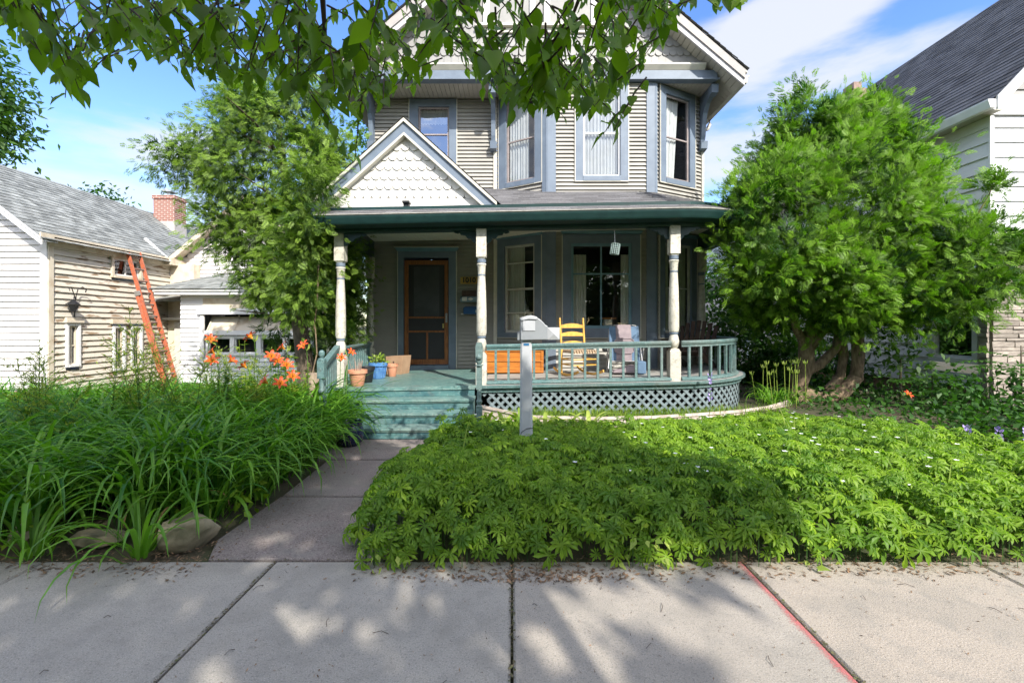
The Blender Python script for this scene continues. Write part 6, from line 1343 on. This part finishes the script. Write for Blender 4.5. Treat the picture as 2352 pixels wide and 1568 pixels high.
# hostas along the edging
def hosta(x, y, seed, label, m=l_yel, L=.24, n=16, tilt=.9):
    rr = np.random.default_rng(seed); az = rr.random(n)*2*PI; base = np.stack([np.full(n, x), np.full(n, y), np.full(n, float(gz(x, y)))], 1)
    V, Fc, q = straps(base, az, L*(.7+.5*rr.random(n)), tilt+rr.normal(size=n)*.2, .9*np.ones(n), .032*np.ones(n), 6); o = npmesh('hosta', V, Fc, m, None, np.repeat(rr.random(n), q), smooth=True); tag(o, label, 'hosta', 'pale hostas along the bed edging'); return o
for i, (x, y, lab) in enumerate(((-.35, 6.35, 'pale hosta beside the foot of the steps'), (-.10, 6.35, 'pale hosta between the steps and the mailbox post'), (.12, 6.3, 'pale hosta hidden behind the mailbox post'), (.45, 6.3, 'variegated hosta just right of the mailbox post'), (.75, 6.3, 'variegated hosta second to the right of the mailbox post'), (1.05, 6.3, 'variegated hosta farthest right along the edging'))): hosta(x, y-.12, i, lab, L=.46, tilt=1.05)
# lily bud clump right of the porch
t = thing('lily_clump', 'clump of tall budding daylilies between the curved porch and the twisted trunks', 'lily clump', (4.55, 7.8, .2))
V, Fc, q = clump(np.array([4.4, 4.6, 4.8, 4.5]), np.array([7.7, 7.85, 7.9, 8.1]), 26, .55*np.ones(4), .08, .010); npmesh('leaves', V, Fc, l_lily, t, np.repeat(.5+.5*rnd(len(Fc)//q), q))
random.seed(77)
for i in range(15):
    x = random.uniform(4.25, 5.0); y = random.uniform(7.6, 8.1); h = random.uniform(.55, .85); dx = random.gauss(0, .07); k = MB(); k.tube([(x, y, .1), (x+dx, y, .1+h)], .005, 5)
    for j in range(5): a = j*1.26; k.tube([(x+dx, y, .1+h), (x+dx+.025*math.cos(a), y+.025*math.sin(a), .13+h), (x+dx+.04*math.cos(a), y+.04*math.sin(a), .18+h)], [.004, .010, .003], 6)
    k.build('bud_stem', l_yel, t)
def spike(label, x, y, h, col, seed, m):
    rr = random.Random(seed); g0 = float(gz(x, y)); t = thing('flower_spike', label, 'flower', (x, y, g0)); k = MB(); k.tube([(x, y, g0), (x+.01, y, g0+h)], [.006, .003], 5); k.build('stem', l_dark, t); k = MB()
    for i in range(26):
        z = g0+h*rr.uniform(.35, .98); a = rr.random()*6.3; r_ = .022; c_ = Vector((x+.028*math.cos(a), y+.028*math.sin(a), z)); u_ = Vector((-math.sin(a), math.cos(a), 0))*r_; v_ = Vector((math.cos(a)*.4, math.sin(a)*.4, .8)).normalized()*r_; k.add([c_-u_, c_+v_, c_+u_, c_-v_], [(0, 1, 2, 3)])
    k.build('blossoms', m, t)
spike('slender pale bellflower stalk before the lattice near the right porch post', 2.98, 6.85, .68, 0, 1, m_purp)
for i, (x, y, lab) in enumerate(((5.05, 5.05, 'left'), (5.3, 4.95, 'middle'), (5.55, 4.9, 'right'))): spike('lilac flower tuft at the side path, %s of the three' % lab, x, y, .42, 0, 5+i, m_purp)
daylily(2076, 908, 7.2, -1.3, 'lone orange lily in the dark plants below the right house', .8)
# ============================================================ STREET TREE overhead
ST = thing('street_tree', 'leafy street tree whose low branches with holed leaves hang across the top', 'tree', (3.6, -4.6, 0))
def ovate(seed):
    rr = np.random.default_rng(seed); V = []; Fc = []; st = [(0, .0), (.12, .19), (.32, .29), (.55, .25), (.78, .12), (1.0, .0)]; bend = rr.uniform(.05, .25)
    for i, (t_, w) in enumerate(st):
        dz = -bend*t_*t_; V += [[t_, w, .10*w/.3+dz], [t_, 0, dz], [t_, -w, .10*w/.3+dz]]
    for i in range(5):
        for j in range(2): Fc.append([i*3+j, i*3+j+1, (i+1)*3+j+1, (i+1)*3+j])
    return np.array(V), np.array(Fc)
OV = [ovate(i) for i in range(3)]
def lowy(px): return np.interp(px, [-120, 0, 70, 140, 190, 240, 330, 420, 540, 640, 720, 800, 860, 930, 975, 1030, 1090, 1150, 1230, 1320, 1400, 1450, 1490, 1530, 1570, 1640, 1720, 1760],
                                   [60, 80, 110, 215, 200, 95, 130, 180, 190, 205, 235, 275, 250, 215, 120, 110, 190, 245, 255, 265, 265, 170, 75, 75, 45, 20, 25, -20])
random.seed(31)
LP_, LD_, LU_, LS_ = [], [], [], []; tw = MB(); nodes = []
def add_twig(px, py, d, L=.55, nl=9, lean=None, ls=.074):
    tip = Vector(P(px, py, d)); a = random.uniform(0, 6.3); horiz = Vector((math.cos(a), math.sin(a)*.6, 0))
    root = tip+horiz*L*.55+Vector((0, 0, L*random.uniform(.35, .75)))
    mid = root.lerp(tip, .5)+Vector((0, 0, .06*L)); tw.tube([root, mid, tip], [.0045, .003, .0015], 4); nodes.append(root)
    for i in range(nl):
        t = (i+.6)/nl; b = root.lerp(mid, t*2) if t < .5 else mid.lerp(tip, t*2-1); dirn = (tip-root).normalized(); s = 1 if i % 2 else -1
        sd = dirn.cross(Vector((0, 0, 1))).normalized()*s; f_ = sd*.6+dirn*.5+Vector((random.gauss(0, .3), random.gauss(0, .3), -.55+random.gauss(0, .3)))
        LP_.append(tuple(b)); LD_.append(tuple(f_)); LU_.append((random.gauss(0, .45), random.gauss(0, .45)-.25, 1)); LS_.append(ls*random.uniform(.6, 1.3))
for px in range(-140, 1740, 9):
    for rep in range(2):
        yl = float(lowy(px)); d = random.uniform(1.5, 3.1)
        x_ = px+random.uniform(-20, 20); y_ = yl-abs(random.gauss(0, 1))*75*(1 if rep else .45)-12
        if 960 < x_ < 1080 and random.random() < .35: continue
        if x_ > 1560 and random.random() < .6: continue
        add_twig(x_, y_, d, random.uniform(.3, .5), 6 if rep else 7)
for (px, py, d) in ((150, 225, 1.9), (185, 215, 1.8), (130, 160, 1.9), (200, 175, 2.0), (790, 340, 2.3), (815, 370, 2.3), (760, 290, 2.3), (1385, 310, 2.1), (1410, 300, 2.1), (1420, 275, 2.2), (1690, 15, 2.5), (1655, 22, 2.4), (1300, 275, 2.2), (1350, 260, 2.0), (1210, 250, 1.8), (1170, 260, 1.7), (560, 195, 2.2), (300, 140, 2.3), (640, 215, 2.2), (1240, 230, 1.9), (1280, 240, 1.8), (880, 250, 2.0)):
    add_twig(px, py, d, .38, 6, ls=.08)
for (px, py, d) in ((1150, 150, 1.3), (850, 80, 1.25), (1000, 60, 1.4), (720, 60, 1.3), (1240, 120, 1.35), (1330, 170, 1.4), (930, 140, 1.35), (60, 60, 1.4), (1100, 60, 1.3), (1200, 60, 1.3), (1420, 120, 1.5), (1480, 40, 1.5), (640, 100, 1.4), (300, 50, 1.4), (450, 70, 1.4), (1180, 200, 1.5), (1290, 210, 1.6), (1380, 200, 1.6)):
    add_twig(px, py, d, .4, 9, ls=.078)
tw.build('twigs', m_twig, ST)['kind'] = 'stuff'
R = rots(np.array(LD_), np.array(LU_), LS_); Pn = np.array(LP_); sel = RNG.integers(0, 3, len(Pn)); Vs = []; Fs = []; Ts = []; o = 0
for i, (TV, TF) in enumerate(OV):
    k = sel == i; V, Fc = inst(TV, TF, R[k], Pn[k]); Vs.append(V); Fs.append(Fc+o); o += len(V); Ts.append(np.repeat(rnd(k.sum()), len(TF)))
npmesh('hanging_leaves', np.concatenate(Vs), np.concatenate(Fs), l_canopy, ST, np.concatenate(Ts), smooth=True)
trunk(ST, [(3.6, -4.6, -.1), (3.5, -4.4, 1.5), (3.3, -4.0, 3.2), (2.9, -5.2, 5.8), (2.6, -6.6, 9)], [.3, .24, .2, .14, .06])
br = [((3.3, -4.0, 3.2), (1.5, -.8, 3.9), (.6, 1.2, 3.5), (.3, 2.3, 3.1)), ((3.3, -4.0, 3.3), (0, -1.2, 4.2), (-1.6, .9, 3.6), (-2.6, 1.9, 3.1)), ((3.1, -4.5, 4.2), (-1.5, -1.8, 4.8), (-3.5, .6, 4.0), (-4.3, 1.8, 3.4)), ((3.2, -4.3, 3.7), (2.1, -.6, 4.2), (1.3, 1.2, 3.7), (1.15, 2.2, 3.25)), ((1.5, -.8, 3.9), (.2, .5, 3.6), (-.7, 1.6, 3.2), (-.9, 2.2, 2.9))]
for b_ in br:
    k = MB(); k.tube(b_, [.07, .045, .022, .008], 8); k.build('limb', m_twig, ST, smooth=True)
# unseen upper crown: leaves set toward the sun to shape shade and dapples
s_ = np.array(SUNV); n = 7000
gx = -6.5+8.9*rnd(n); gy = .6+6.1*rnd(n)
shade = (gx < 1.45-.10*np.clip(gy-3, 0, 4)+.35*np.sin(gy*2.1)) & (gy < 6.3+.25*np.sin(gx*3))
shade &= ~((np.sin(gx*5.1+1.3)*np.sin(gy*6.3+gx*2)+.15*gau(n)) > .95)
spots = [(-1.15, 2.15, .17), (-.75, 2.42, .10), (.35, 2.3, .22), (.62, 2.55, .13), (1.0, 2.3, .16), (.85, 2.75, .12), (-.62, 2.7, .07), (1.2, 2.0, .22), (-1.6, 3.25, .07), (.45, 2.75, .1), (-1.5, 6.2, .25), (-1.1, 5.9, .15), (.95, 3.0, .15)]
for (a, b, r_) in spots: shade &= ((gx-a)**2+((gy-b)*.8)**2) > (r_*1.3+.05)**2
gx, gy = gx[shade], gy[shade]; zc_ = 5.2+2.8*rnd(len(gx)); t_ = zc_/s_[2]
Pc = np.stack([gx, gy, 0*gx], 1)+s_[None]*t_[:, None]; per = 3; Pc = np.repeat(Pc, per, 0)+gau(len(Pc)*per, 3)*.055
vis = (Pc[:, 1] > .2) & ((Pc[:, 2]-1.55)/np.maximum(Pc[:, 1], .01) < .80); Pc = Pc[~vis]
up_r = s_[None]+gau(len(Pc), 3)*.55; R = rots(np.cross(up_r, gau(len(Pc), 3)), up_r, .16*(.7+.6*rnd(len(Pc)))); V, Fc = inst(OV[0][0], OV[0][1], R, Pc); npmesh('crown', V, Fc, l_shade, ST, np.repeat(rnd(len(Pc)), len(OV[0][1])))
# a tree across the street, seen only as a reflection in the windows
for i, (x, lab) in enumerate(((-22, 'far left'), (-11, 'left of centre'), (0, 'facing the grey house'), (11, 'right of centre'), (22, 'far right'))):
    t = thing('maple_tree', 'broad tree standing across the street, '+lab, 'tree', (x, -19, 0), 'trees across the street')
    leafy(t, [(x, -19, 5.0+i % 2, 6.0, 3, 4.2), (x+3, -19, 2.2, 4, 2, 2.6), (x-3, -19, 1.6, 4, 2, 2)], 6500, .8, l_mid, spread=.6); trunk(t, [(x, -19, 0), (x, -19, 6)], [.4, .2])
